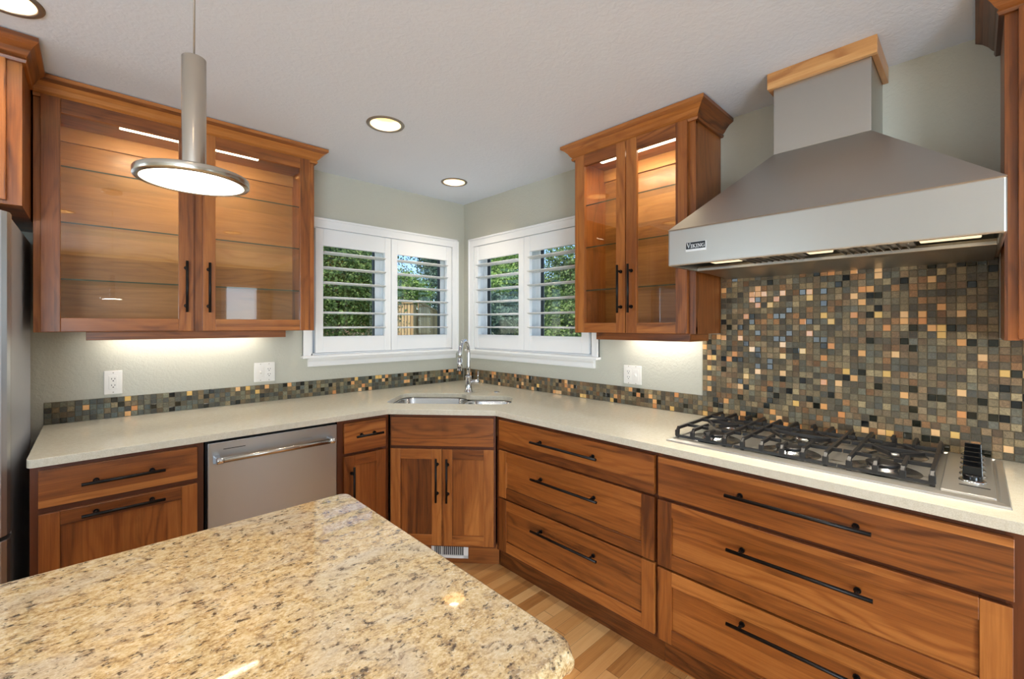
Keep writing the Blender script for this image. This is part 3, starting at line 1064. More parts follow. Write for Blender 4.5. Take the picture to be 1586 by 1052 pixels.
for (s0, s1, n0, n1, dep) in ((-0.093, 0.358, -0.603, -0.182, 0.20), (0.392, 0.693, -0.513, -0.187, 0.18)):
    mb = MB()
    zt = ZT - 0.002
    zd = zt - dep
    L = [rrect(s0 - 0.010, s1 + 0.010, n0 - 0.010, n1 + 0.010, 0.085, zt), rrect(s0, s1, n0, n1, 0.080, zt), rrect(s0 + 0.004, s1 - 0.004, n0 + 0.004, n1 - 0.004, 0.078, zt - 0.01),
         rrect(s0 + 0.012, s1 - 0.012, n0 + 0.012, n1 - 0.012, 0.075, zd + 0.03), rrect(s0 + 0.022, s1 - 0.022, n0 + 0.022, n1 - 0.022, 0.07, zd + 0.007),
         rrect(s0 + 0.05, s1 - 0.05, n0 + 0.05, n1 - 0.05, 0.05, zd)]
    mb.loops(L, True, False, True, cap1=True)
    bowl = t.part('bowl', mb, M['sinksteel'])
    mb = MB()
    mb.lathe([(0.045, 0.004), (0.040, 0.006), (0.030, 0.002), (0.0005, 0.001)], ((s0 + s1) / 2, -(n0 + n1) / 2, zd))
    t.part('drain', mb, M['chrome'], bowl)
mb = MB(); mb.box(0.3685, 0.3815, 0.19, 0.53, ZT - 0.03, ZT - 0.004)
t.part('divider', mb, M['sinksteel'], bevel=0.004)

# faucet
FS, FN = 0.352, 0.668
t = Thing('faucet', 'chrome gooseneck faucet with side lever behind the corner sink', 'faucet', (FS, FN, 0.914), RUN_DIAG)
mb = MB()
mb.lathe([(0.0285, 0.0), (0.0285, 0.006), (0.024, 0.012), (0.0215, 0.05), (0.0205, 0.105), (0.0235, 0.108), (0.0235, 0.114), (0.0175, 0.116), (0.015, 0.118), (0.0005, 0.1185)], (FS, FN, 0.914), 32, cap0=True)
t.part('body', mb, M['chrome'])
mb = MB()
pth = [(FS, FN, 1.030), (FS, FN, 1.10), (FS + 0.001, FN, 1.18)]
RA = 0.088
tx, ty = -0.16, -0.987
for i in range(13):
    a = math.pi * i / 12
    q = RA * (1 - math.cos(a))
    pth.append((FS + tx * q, FN + ty * q, 1.197 + RA * math.sin(a)))
qe = 2 * RA
pth += [(FS + tx * (qe + 0.003), FN + ty * (qe + 0.003), 1.165)]
mb.tube(pth, 0.0132, 16)
t.part('neck', mb, M['chrome'])
mb = MB()
ex, ey = FS + tx * (qe + 0.004), FN + ty * (qe + 0.004)
mb.tube([(ex, ey, 1.172), (ex, ey, 1.135), (ex + tx * 0.003, ey + ty * 0.003, 1.085)], [0.0140, 0.0165, 0.0180], 18)
t.part('spray_head', mb, M['chrome'])
mb = MB()
mb.cyl((FS + 0.015, FN, 0.986), (FS + 0.078, FN - 0.004, 0.988), 0.0155, 0.0165, 24)
lv = t.part('lever_hub', mb, M['chrome'], bevel=0.002)
mb = MB()
mb.cyl((FS + 0.068, FN - 0.003, 0.998), (FS + 0.070, FN - 0.001, 1.062), 0.0042, 0.0036, 12)
t.part('lever', mb, M['chrome'], lv)

mb = MB()
mb.lathe([(0.0195, 0), (0.0195, 0.003), (0.016, 0.006), (0.0005, 0.0065)], (0, 0, 0), 28, cap0=True)
o = mb.build('sink_button', M['chrome'])
o.location = RUN_DIAG @ Vector((0.555, 0.67, 0.914))
tag(o, 'small round chrome cap on the worktop right of the faucet', 'button')


# ------------------------------------------------------------------ mosaic backsplash
STONE = [(120, 104, 76), (134, 116, 84), (108, 98, 76), (150, 108, 68), (92, 84, 68), (112, 108, 90), (142, 122, 92), (124, 98, 70), (160, 142, 106), (102, 100, 88), (138, 112, 80), (84, 76, 60)]
STONE_COOL = [(112, 104, 80), (118, 114, 92), (98, 98, 84), (126, 106, 74), (82, 82, 72), (104, 110, 98), (140, 126, 94), (92, 100, 94), (72, 70, 60), (120, 118, 96)]
AMBER = [(232, 176, 116), (224, 164, 104), (238, 192, 138), (214, 148, 94), (228, 186, 112)]
INK = [(22, 24, 16), (28, 30, 22), (16, 20, 22), (34, 32, 18)]
PITCH = 0.0263


def mosaic(name, label, run, fields, pal):
    r2 = random.Random(hash(name) % 1 + 5 + len(fields))
    mb = MB()
    for (u0, u1, z0, z1) in fields:
        mb.box(u0, u1, -0.0055, -0.0005, z0, z1, mi=2)
        nu, nz = round((u1 - u0) / PITCH), max(1, round((z1 - z0) / PITCH))
        du, dz = (u1 - u0) / nu, (z1 - z0) / nz
        g = 0.0010
        for i in range(nu):
            for j in range(nz):
                q = r2.random()
                if q < 0.085:
                    c, mi, dp = r2.choice(AMBER), 1, 0.0083
                elif q < 0.170:
                    c, mi, dp = r2.choice(INK), 1, 0.0083
                else:
                    c, mi, dp = r2.choice(pal), 0, r2.uniform(0.0072, 0.0088)
                    s = r2.uniform(0.72, 1.08)
                    c = tuple(min(255, v_ * s) for v_ in c)
                L = lin(*c)
                a, b = u0 + i * du + g, u0 + (i + 1) * du - g
                e, f_ = z0 + j * dz + g, z0 + (j + 1) * dz - g
                ch = 0.0011 if mi == 0 else 0.0016
                lo = [(a, -0.005, e), (b, -0.005, e), (b, -0.005, f_), (a, -0.005, f_)]
                mdl = [(a, -dp + ch, e), (b, -dp + ch, e), (b, -dp + ch, f_), (a, -dp + ch, f_)]
                k1, k2 = r2.gauss(0, 0.00022), r2.gauss(0, 0.00022)
                hi = [(a + ch, -dp - k1 - k2, e + ch), (b - ch, -dp + k1 - k2, e + ch), (b - ch, -dp + k1 + k2, f_ - ch), (a + ch, -dp - k1 + k2, f_ - ch)]
                mb.loops([lo, mdl, hi], True, False, False, mi, (L[0], L[1], L[2], 1), cap1=True)
    o = mb.build(name, [M['slate'], M['glasstile'], M['grout']], None)
    o.matrix_world = run
    tag(o, label, 'backsplash')
    return o


mosaic('mosaic_backsplash', 'low strip of small square mosaic tiles along the left wall worktop', RUN_LEFT, [(-2.511, -0.010, 0.9155, 1.0205)], STONE_COOL)
mosaic('mosaic_backsplash', 'tall field of small square mosaic tiles on the wall behind the cooktop', RUN_RIGHT,
       [(0.010, 2.076, 0.9155, 1.0205), (2.076, 2.170, 1.0207, 1.346), (2.076, 3.40, 0.9155, 1.0205), (2.170, 3.126, 1.0207, 1.636), (3.126, 3.40, 1.0207, 1.342)], STONE)

# ------------------------------------------------------------------ outlets
def outlet(label, run, u0, u1, z0, z1, gangs):
    t = Thing('outlet_plate', label, 'outlet', ((u0 + u1) / 2, 0, z0), run)
    mb = MB(); mb.box(u0, u1, -0.007, -0.0003, z0, z1)
    t.part('cover_plate', mb, M['plate'], bevel=0.0035)
    zc = (z0 + z1) / 2
    for kind, x in gangs:
        mb = MB(); mb.box(x - 0.0168, x + 0.0168, -0.0090, -0.0068, zc - 0.034, zc + 0.034)
        if kind == 'socket':
            s = t.part('receptacle', mb, M['plate'], bevel=0.001)
            mb = MB()
            for dz in (0.019, -0.014):
                mb.box(x - 0.0075, x - 0.0050, -0.0094, -0.0088, zc + dz - 0.0035, zc + dz + 0.0045)
                mb.box(x + 0.0050, x + 0.0075, -0.0094, -0.0088, zc + dz - 0.0030, zc + dz + 0.0040)
                mb.cyl((x, -0.0094, zc + dz - 0.010), (x, -0.0088, zc + dz - 0.010), 0.0028, seg=12)
            t.part('socket_slots', mb, M['slot'], s, label='dark socket slots')
        else:
            s = t.part('switch_plate', mb, M['plate'], bevel=0.001)
            mb = MB(); mb.loops([[(x - 0.004, -0.0088, zc - 0.009), (x + 0.004, -0.0088, zc - 0.009), (x + 0.004, -0.0088, zc + 0.009), (x - 0.004, -0.0088, zc + 0.009)],
                                 [(x - 0.0035, -0.018, zc - 0.002), (x + 0.0035, -0.018, zc - 0.002), (x + 0.0035, -0.018, zc + 0.005), (x - 0.0035, -0.018, zc + 0.005)]], smooth=False)
            t.part('toggle', mb, M['plate'], s, recalc=True)
        mb = MB()
        for dz in (0.050, -0.050):
            mb = MB()
            mb.cyl((x, -0.0078, zc + dz), (x, -0.0068, zc + dz), 0.0026, seg=10)
            t.part('screw', mb, M['ring'])
    return t


outlet('single white socket plate below the left end of the wide glass cabinet', RUN_LEFT, -2.301, -2.229, 1.036, 1.158, [('socket', -2.265)])
outlet('double white plate with switch and socket below the right end of the wide glass cabinet', RUN_LEFT, -1.621, -1.503, 1.040, 1.160, [('switch', -1.586), ('socket', -1.538)])
outlet('double white plate with socket and switch below the narrow glass cabinet', RUN_RIGHT, 1.597, 1.717, 1.040, 1.152, [('socket', 1.632), ('switch', 1.681)])

# ------------------------------------------------------------------ range hood
t = Thing('range_hood', 'large stainless steel range hood with tapered canopy above the cooktop', 'range hood', (2.66, -0.3, 1.635), RUN_RIGHT)
HX0, HX1, HF, HZ0, HZ1 = 2.194, 3.126, -0.620, 1.634, 1.782
CX0, CX1, CF, CZ = 2.488, 2.807, -0.281, 2.104
mb = MB()
b4 = [(HX0, -0.001), (HX0, HF), (HX1, HF), (HX1, -0.001)]
c4 = [(CX0, -0.001), (CX0, CF), (CX1, CF), (CX1, -0.001)]
mb.loops([[(x, y, HZ1 - 0.003) for x, y in ((HX0 + .002, -.001), (HX0 + .002, HF + .002), (HX1 - .002, HF + .002), (HX1 - .002, -.001))], [(x, y, HZ1) for x, y in b4], [(x, y, CZ) for x, y in c4]], True, False, False)
can = t.part('canopy', mb, M['steel_h'], recalc=True)
mb = MB()
# skirt: front and side walls with an open underside
th = 0.012
mb.box(HX0, HX1, HF, HF + th, HZ0, HZ1 - 0.0004)
mb.box(HX0, HX0 + th, HF + th, -0.001, HZ0, HZ1 - 0.0004); mb.box(HX1 - th, HX1, HF + th, -0.001, HZ0, HZ1 - 0.0004)
sk = t.part('skirt', mb, M['steel_h'], bevel=0.008, seg=3)
mb = MB()
mb.box(HX0 + th, HX1 - th, HF + th, -0.002, HZ1 - 0.03, HZ1 - 0.02)
t.part('liner', mb, M['steel'], label='dim steel liner under the canopy')
mb = MB()
mb.loops([[(HX0 + th, -0.36, HZ0 + 0.010), (HX1 - th, -0.36, HZ0 + 0.010), (HX1 - th, -0.355, HZ0 + 0.022), (HX0 + th, -0.355, HZ0 + 0.022)],
          [(HX0 + th, -0.30, HZ0 + 0.001), (HX1 - th, -0.30, HZ0 + 0.001), (HX1 - th, -0.30, HZ0 + 0.014), (HX0 + th, -0.30, HZ0 + 0.014)],
          [(HX0 + th, -0.003, HZ0 - 0.010), (HX1 - th, -0.003, HZ0 - 0.010), (HX1 - th, -0.003, HZ0 + 0.012), (HX0 + th, -0.003, HZ0 + 0.012)]], True, True, False)
t.part('rear_channel', mb, M['steel'], recalc=True)
for (a, b) in ((2.455, 2.625), (2.755, 2.925)):
    mb = MB()
    n = 9
    for k in range(n):
        x = a + (b - a) * k / (n - 1)
        mb.box(x - 0.009, x + 0.009, HF + 0.03, -0.365, HZ0 + 0.020, HZ0 + 0.028)
        mb.box(x - 0.009, x - 0.006, HF + 0.03, -0.365, HZ0 + 0.010, HZ0 + 0.020)
    mb.box(a - 0.015, b + 0.015, HF + 0.022, HF + 0.034, HZ0 + 0.004, HZ0 + 0.026)
    t.part('baffle_filter', mb, M['steel'])
for x, w in ((2.375, 0.055), (2.690, 0.036), (3.015, 0.066)):
    mb = MB(); mb.box(x - w, x + w, HF + 0.05, HF + 0.16, HZ0 + 0.014, HZ0 + 0.024)
    t.part('hood_lamp', mb, M['lens'], bevel=0.003, label='warm lamp lens under the hood')
    p = RUN_RIGHT @ Vector((x, HF + 0.11, HZ0 + 0.004))
    add_light('hood_glow', 'AREA', p, (R(-6), 0, R(-90)), 2.2, (1.0, 0.90, 0.74), 0.06, 0.06, spread=R(110))
mb = MB()
mb.box(CX0, CX1, CF, -0.001, CZ + 0.0005, 2.437)
t.part('chimney', mb, M['steel_h'], bevel=0.002)
mb = MB(); mb.box(HX0 + th, HX1 - th, -0.372, -0.361, HZ0 + 0.001, HZ0 + 0.014)
t.part('filter_rail', mb, M['tray'], bevel=0.002)
for x in (2.465, 2.540, 2.615, 2.770, 2.845, 2.920):
    mb = MB(); mb.box(x - 0.010, x + 0.010, HF + 0.040, HF + 0.075, HZ0 + 0.004, HZ0 + 0.016)
    t.part('filter_tab', mb, M['tray'], bevel=0.002, label='bright steel filter tab')
# maker's badge
mb = MB(); mb.box(2.270, 2.351, HF - 0.0035, HF + 0.001, 1.684, 1.722)
bd = t.part('badge', mb, M['badge_silver'], bevel=0.001, label='small silver and black maker badge')
mb = MB(); mb.box(2.2725, 2.3485, HF - 0.0045, HF - 0.003, 1.694, 1.7205)
t.part('badge_field', mb, M['badge'], bd, label='black lettering field')


def stroke(mb, p, q, w, y0, y1):
    p, q = Vector((p[0], 0, p[1])), Vector((q[0], 0, q[1]))
    d = (q - p).normalized()
    nn = Vector((-d.z, 0, d.x)) * (w / 2)
    lp = [p - nn, q - nn, q + nn, p + nn]
    mb.loops([[(v.x, y1, v.z) for v in lp], [(v.x, y0, v.z) for v in lp]], True, True, False)


mb = MB()
ybk, yfr_ = HF - 0.0045, HF - 0.0056
bz, hh = 1.6985, 0.0130


def glyph(x, w, h, strokes):
    for (p, q, tk) in strokes:
        stroke(mb, (x + p[0] * w, bz + p[1] * h), (x + q[0] * w, bz + q[1] * h), tk, yfr_, ybk)


TK, TN = 0.0028, 0.0013
glyph(2.2765, 0.014, 0.0185, [((0.12, 1), (0.52, 0), TK), ((0.52, 0), (0.9, 1), TN), ((-0.05, 1), (0.32, 1), TN), ((0.72, 1), (1.08, 1), TN)])
glyph(2.2915, 0.006, hh, [((0.5, 0), (0.5, 1), TK), ((0, 0), (1, 0), TN), ((0, 1), (1, 1), TN)])
glyph(2.2990, 0.012, hh, [((0.2, 0), (0.2, 1), TK), ((0.2, 0.45), (0.9, 1), TN), ((0.35, 0.6), (0.95, 0), TK), ((0, 0), (0.42, 0), TN), ((0, 1), (0.42, 1), TN), ((0.7, 0), (1.1, 0), TN), ((0.7, 1), (1.05, 1), TN)])
glyph(2.3130, 0.006, hh, [((0.5, 0), (0.5, 1), TK), ((0, 0), (1, 0), TN), ((0, 1), (1, 1), TN)])
glyph(2.3205, 0.012, hh, [((0.15, 0), (0.15, 1), TN), ((0.15, 1), (0.85, 0), TK), ((0.85, 0), (0.85, 1), TN), ((-0.05, 0), (0.35, 0), TN), ((-0.1, 1), (0.2, 1), TN), ((0.65, 1), (1.05, 1), TN)])
glyph(2.3340, 0.0125, hh, [((0.92, 0.85), (0.6, 1), TN), ((0.6, 1), (0.3, 0.95), TN), ((0.3, 0.95), (0.1, 0.7), TK), ((0.1, 0.75), (0.1, 0.28), TK), ((0.1, 0.3), (0.32, 0.05), TK), ((0.3, 0.05), (0.7, 0.02), TN), ((0.7, 0.02), (0.9, 0.15), TN), ((0.86, 0.05), (0.86, 0.45), TK), ((0.62, 0.45), (1.05, 0.45), TN)])
t.part('lettering', mb, M['badge_silver'], bd, label='silver raised capital letters')

# wooden collar round the chimney top
mb = MB()
mb.box(CX0 - 0.019, CX1 + 0.019, CF - 0.020, CF - 0.001, 2.374, 2.4395, 'x')
mb.box(CX0 - 0.019, CX0 - 0.0005, CF - 0.001, -0.002, 2.374, 2.4395, 'y'); mb.box(CX1 + 0.0005, CX1 + 0.019, CF - 0.001, -0.002, 2.374, 2.4395, 'y')
o = mb.build('chimney_collar', M['oak_trim'], None, 0.002)
o.matrix_world = RUN_RIGHT
tag(o, 'light oak collar around the hood chimney at the ceiling', 'trim')

# ------------------------------------------------------------------ gas cooktop
t = Thing('gas_cooktop', 'stainless gas cooktop with black grates set in the right worktop', 'cooktop', (2.66, -0.33, 0.914), RUN_RIGHT)
K0, K1, KF, KB = 2.186, 3.135, -0.622, -0.040
Z = 0.9142
mb = MB()
mb.loops([[(K0, KF, Z), (K1, KF, Z), (K1, KB, Z), (K0, KB, Z)],
          [(K0 + 0.003, KF + 0.003, Z + 0.006), (K1 - 0.003, KF + 0.003, Z + 0.006), (K1 - 0.003, KB - 0.003, Z + 0.006), (K0 + 0.003, KB - 0.003, Z + 0.006)],
          [(K0 + 0.016, KF + 0.026, Z + 0.0085), (K1 - 0.018, KF + 0.026, Z + 0.0085), (K1 - 0.018, KB - 0.012, Z + 0.0085), (K0 + 0.016, KB - 0.012, Z + 0.0085)],
          [(K0 + 0.019, KF + 0.030, Z + 0.0035), (K1 - 0.022, KF + 0.030, Z + 0.0035), (K1 - 0.022, KB - 0.016, Z + 0.0035), (K0 + 0.019, KB - 0.016, Z + 0.0035)]], True, False, False, cap0=True, cap1=True)
tray = t.part('tray', mb, M['tray'], recalc=True)
mb = MB()
mb.box(2.998, 3.108, -0.585, KB - 0.02, Z + 0.0036, Z + 0.0125)
cp = t.part('control_panel', mb, M['tray'], bevel=0.003)
mb = MB(); mb.box(3.035, 3.098, -0.5035, -0.4990, Z + 0.0125, Z + 0.0140)
t.part('legend', mb, M['slot'], cp, label='thin dark line on the control panel')
for k in range(6):
    x, y = 3.0625, -0.440 + 0.0745 * k
    z = Z + 0.0126
    mb = MB()
    mb.lathe([(0.0305, 0.0), (0.0305, 0.003), (0.027, 0.0065), (0.0215, 0.0065)], (x, y, z), 32, cap0=True)
    bz_ = t.part('knob_bezel', mb, M['chrome'])
    mb = MB()
    mb.lathe([(0.0215, 0.0), (0.0215, 0.012), (0.0195, 0.015), (0.0005, 0.0155)], (x, y, z + 0.006), 28)
    mb.loops([[(x - 0.0215, y - 0.0055, z + 0.018), (x + 0.0215, y - 0.0055, z + 0.018), (x + 0.0215, y + 0.0055, z + 0.018), (x - 0.0215, y + 0.0055, z + 0.018)],
              [(x - 0.0205, y - 0.0035, z + 0.044), (x + 0.0205, y - 0.0035, z + 0.044), (x + 0.0205, y + 0.0035, z + 0.044), (x - 0.0205, y + 0.0035, z + 0.044)]], True, True, False)
    t.part('knob', mb, M['knob'], bevel=0.0015, label='black control knob')

COLS = [2.318, 2.590, 2.858]
ROWS = [-0.455, -0.200]
GT = Z + 0.050          # top of the grates
for ci, c in enumerate(COLS):
    for ry in ROWS:
        mb = MB()
        mb.lathe([(0.098, 0.0036), (0.094, 0.0052), (0.060, 0.0046), (0.046, 0.0120), (0.043, 0.0190), (0.0005, 0.0195)], (c, ry, Z), 40)
        bu = t.part('burner', mb, M['sinksteel'])
        mb = MB()
        mb.lathe([(0.043, 0.0195), (0.0445, 0.0215), (0.0445, 0.0265), (0.040, 0.0295), (0.0005, 0.0315)], (c, ry, Z), 36)
        t.part('burner_cap', mb, M['iron'], bu)


def bar(mb, pts, w=0.0062, h=0.012):
    """flat-topped cast bar following pts (x, y, z of its top)"""
    for p, q in zip(pts[:-1], pts[1:]):
        p, q = Vector(p), Vector(q)
        d = q - p
        if Vector((d.x, d.y, 0)).length < 1e-6:
            s = Vector((1, 0, 0)); up = Vector((0, 1, 0))
            L = [[e + s * (-w) + up * (-h / 2), e + s * w + up * (-h / 2), e + s * w + up * (h / 2), e - s * w + up * (h / 2)] for e in (p, q)]
        else:
            s = Vector((-d.y, d.x, 0)).normalized()
            L = [[e - s * w - Vector((0, 0, h)), e + s * w - Vector((0, 0, h)), e + s * w * 0.8, e - s * w * 0.8] for e in (p, q)]
        mb.loops(L, True, True, False)


POST = [2.170, 2.237, 2.303, 2.368, 2.437, 2.505, 2.574, 2.641, 2.709, 2.776, 2.845, 2.913, 2.981]
GF, GB = -0.548, -0.062
for ids in ((0, 1, 2, 3), (4, 5, 6, 7, 8), (9, 10, 11, 12)):
    mb = MB()
    xs = [POST[i] + 0.030 - 0.0025 * i for i in ids]
    x0, x1 = xs[0], xs[-1]
    # foot rails front and back
    for y in (GF, GB):
        bar(mb, [(x0 - (0.006 if ids[0] == 0 else 0.031), y, Z + 0.017), (x1 + (0.006 if ids[-1] == 12 else 0.031), y, Z + 0.017)], 0.006, 0.010)
        for x in (x0, x1):
            mb.box(x - 0.006, x + 0.006, y - 0.006, y + 0.006, Z + 0.0036, Z + 0.010)
    for k, x in enumerate(xs):
        end = k in (0, len(xs) - 1)
        for y, s in ((GF, 1), (GB, -1)):
            bar(mb, [(x, y, Z + 0.012), (x, y, GT - 0.014)], 0.0080, 0.012)
            reach = 0.105
            ins = [(x, y - s * 0.005, GT - 0.015), (x, y + s * 0.010, GT - 0.001)]
            bar(mb, ins, 0.0065, 0.013)
            if end:
                bar(mb, [(x, y + s * 0.008, GT), (x, (GF + GB) / 2, GT)])
            else:
                cmid = min(COLS, key=lambda c_: abs(c_ - x))
                ln = 0.062 if abs(cmid - x) < 0.03 else 0.150
                bar(mb, [(x, y + s * 0.008, GT), (x, y + s * ln, GT)])
    # cross fingers reaching in from the long bars, and the middle bridge
    for ry in ROWS:
        for x, s in ((x0, 1), (x1, -1)):
            tgt = min(COLS, key=lambda c_: abs(c_ - (x0 + x1) / 2))
            bar(mb, [(x, ry, GT - 0.001), (tgt - s * 0.028, ry, GT - 0.003)])
    mid_y = (GF + GB) / 2
    for yy in (ROWS[0], ROWS[1], mid_y):
        if ids[0] > 0:
            bar(mb, [(x0, yy, GT - 0.001), (x0 - 0.030, yy, GT - 0.001)])
        if ids[-1] < 12:
            bar(mb, [(x1, yy, GT - 0.001), (x1 + 0.030, yy, GT - 0.001)])
    bar(mb, [(x0, mid_y, GT - 0.001), (x1, mid_y, GT - 0.001)])
    for xa, s in ((x0, 1), (x1, -1)):
        for yy, sy in ((mid_y, -1), (mid_y, 1)):
            bar(mb, [(xa + s * 0.03, yy, GT - 0.002), (xa + s * 0.085, yy + sy * 0.075, GT - 0.002)], 0.005)
    t.part('grate', mb, M['iron'], bevel=0.0012, recalc=True)

# ------------------------------------------------------------------ island
t = Thing('island', 'kitchen island with cream speckled granite top in the foreground', 'island', (-3.0, -2.26, 0))
IX0, IX1, IY0, IY1 = -4.20, -1.808, -2.660, -1.820
mb = MB()
r = 0.022


def edge_noise(pts, amp, seed):
    rr = random.Random(seed)
    return [(p[0] + rr.uniform(-amp, amp), p[1] + rr.uniform(-amp, amp)) for p in pts]


out_ = arc(IX1 - r, IY1 - r, r, 0, 90, 5) + arc(IX0 + r, IY1 - r, r, 90, 180, 5) + arc(IX0 + r, IY0 + r, r, 180, 270, 5)
bottom_edge = [(IX0 + 0.1 + k * 0.012, IY0) for k in range(int((IX1 - 0.04 - IX0 - 0.1) / 0.012))]
out_ += bottom_edge + arc(IX1 - 0.028, IY0 + 0.028, 0.028, 270, 360, 7)
zt, zb = 0.914, 0.876
levels = []
rr = random.Random(4)
for z, off, am in ((zb, 0.005, 0.003), (zb + 0.009, 0.000, 0.004), (zb + 0.020, 0.000, 0.004), (zt - 0.006, 0.004, 0.002), (zt - 0.001, 0.0065, 0.0), (zt, 0.009, 0.0)):
    cx, cy = (IX0 + IX1) / 2, (IY0 + IY1) / 2
    lp = []
    for p in out_:
        chis = 1.0 if p[1] < IY0 + 0.03 else 0.0
        x = p[0] - math.copysign(off, p[0] - cx)
        y = p[1] - math.copysign(off, p[1] - cy) + chis * rr.uniform(-am, am)
        lp.append((x, y, z))
    levels.append(lp)
mb.loops(levels, True, True, True)
t.part('granite_top', mb, M['granite'], recalc=True, label='cream granite top with brown and black specks')
mb = MB(); mb.box(IX0 + 0.05, IX1 - 0.06, IY0 + 0.08, IY1 - 0.05, 0.10, zb - 0.0005, 'z')
t.part('carcass', mb, M['island_reflect_grey'], bevel=0.002)
mb = MB(); mb.box(IX0 + 0.10, IX1 - 0.11, IY0 + 0.13, IY1 - 0.10, 0.0, 0.0995, 'x')
t.part('toe_kick', mb, M['cherry_shaded'])

# ------------------------------------------------------------------ pendant lamp
PX, PY, PZ = -2.2325, -2.2815, 1.5993
t = Thing('pendant_lamp', 'slim brushed nickel pendant lamp with round light disc over the island', 'pendant lamp', (PX, PY, PZ))
mb = MB()
mb.lathe([(0.0625, 0.0), (0.0692, 0.0006), (0.0700, 0.002), (0.0700, 0.0095), (0.0692, 0.011), (0.0005, 0.0125)], (PX, PY, PZ), 64)
t.part('disc', mb, M['nickel'])
mb = MB()
mb.lathe([(0.0630, 0.0012), (0.0300, 0.0012), (0.0005, 0.0012)], (PX, PY, PZ), 64)
t.part('diffuser', mb, M['pendant_led'], label='glowing white diffuser')
mb = MB()
mb.lathe([(0.0150, 0.012), (0.0150, 0.182), (0.0140, 0.183), (0.0004, 0.183)], (PX, PY, PZ), 40)
t.part('tube', mb, M['nickel'])
mb = MB()
mb.tube([(PX, PY, PZ + 0.18), (PX + 0.001, PY, PZ + 0.5), (PX, PY, CEIL - 0.02)], 0.0013, 8)
t.part('cord', mb, M['ring'])
mb = MB()
mb.lathe([(0.0005, -0.024), (0.055, -0.024), (0.060, -0.020), (0.060, -0.0005)], (PX, PY, CEIL), 40)
t.part('canopy', mb, M['nickel'], recalc=True)
add_light('pendant_glow', 'AREA', (PX, PY, PZ - 0.004), (0, 0, 0), 2.2, (1.0, 0.9, 0.75), 0.115)

# ------------------------------------------------------------------ recessed ceiling lights
RL = ['recessed ceiling light above the corner sink, left of the narrow glass cabinet', 'recessed ceiling light nearest the wall corner, above the corner windows', 'recessed ceiling light at the upper left edge above the refrigerator']
RL[0] = 'larger-looking recessed ceiling light between pendant lamp and wall corner'
for i, (x, y) in enumerate(LIGHTS):
    if i < 3:
        lab = RL[i]
    else:
        lab = ['recessed ceiling light behind the island, above the refrigerator side', 'recessed ceiling light behind the island, above the cooktop side', 'recessed ceiling light over the far dining end', 'recessed ceiling light before the patio door', 'recessed ceiling light before the rear window'][i - 3]
    t = Thing('recessed_light', lab, 'ceiling light', (x, y, CEIL), RUN_LEFT, 'recessed ceiling lights')
    mb = MB()
    mb.lathe([(0.076, 0.001), (0.076, -0.003), (0.080, -0.0055), (0.093, -0.0045), (0.096, -0.0002)], (x, y, CEIL), 48)
    t.part('trim_ring', mb, M['ring'])
    mb = MB()
    mb.lathe([(0.0775, -0.003), (0.074, 0.012), (0.056, 0.066), (0.052, 0.078)], (x, y, CEIL), 48)
    t.part('reflector', mb, M['reflector'], label='gold reflector cone')
    mb = MB()
    mb.lathe([(0.0005, 0.062), (0.040, 0.063), (0.046, 0.068), (0.050, 0.110), (0.0005, 0.112)], (x, y, CEIL), 32)
    t.part('bulb', mb, M['bulb'])
    add_light('recessed_glow', 'AREA', (x, y, CEIL + 0.058), (0, 0, 0), 3.4, (1.0, 0.90, 0.76), 0.09, spread=R(120))

# ------------------------------------------------------------------ outside: ground, trees, fence, neighbour's house
GZ = -0.35
mb = MB(); mb.box(-14, 26, WT + 0.001, 30, GZ - 0.2, GZ); mb.box(WT + 0.001, 26, -12, WT + 0.001, GZ - 0.2, GZ)
o = mb.build('lawn', M['grass']); o['kind'] = 'structure'
CAMV = Vector((-2.339, -3.068, HC))
FWD, RGT = Vector((math.sin(AZ), math.cos(AZ), 0)), Vector((math.cos(AZ), -math.sin(AZ), 0))


def at(px, py, depth):
    return CAMV + (FWD + RGT * ((px - 793) / 682.0) + Vector((0, 0, (504 - py) / 682.0))) * depth


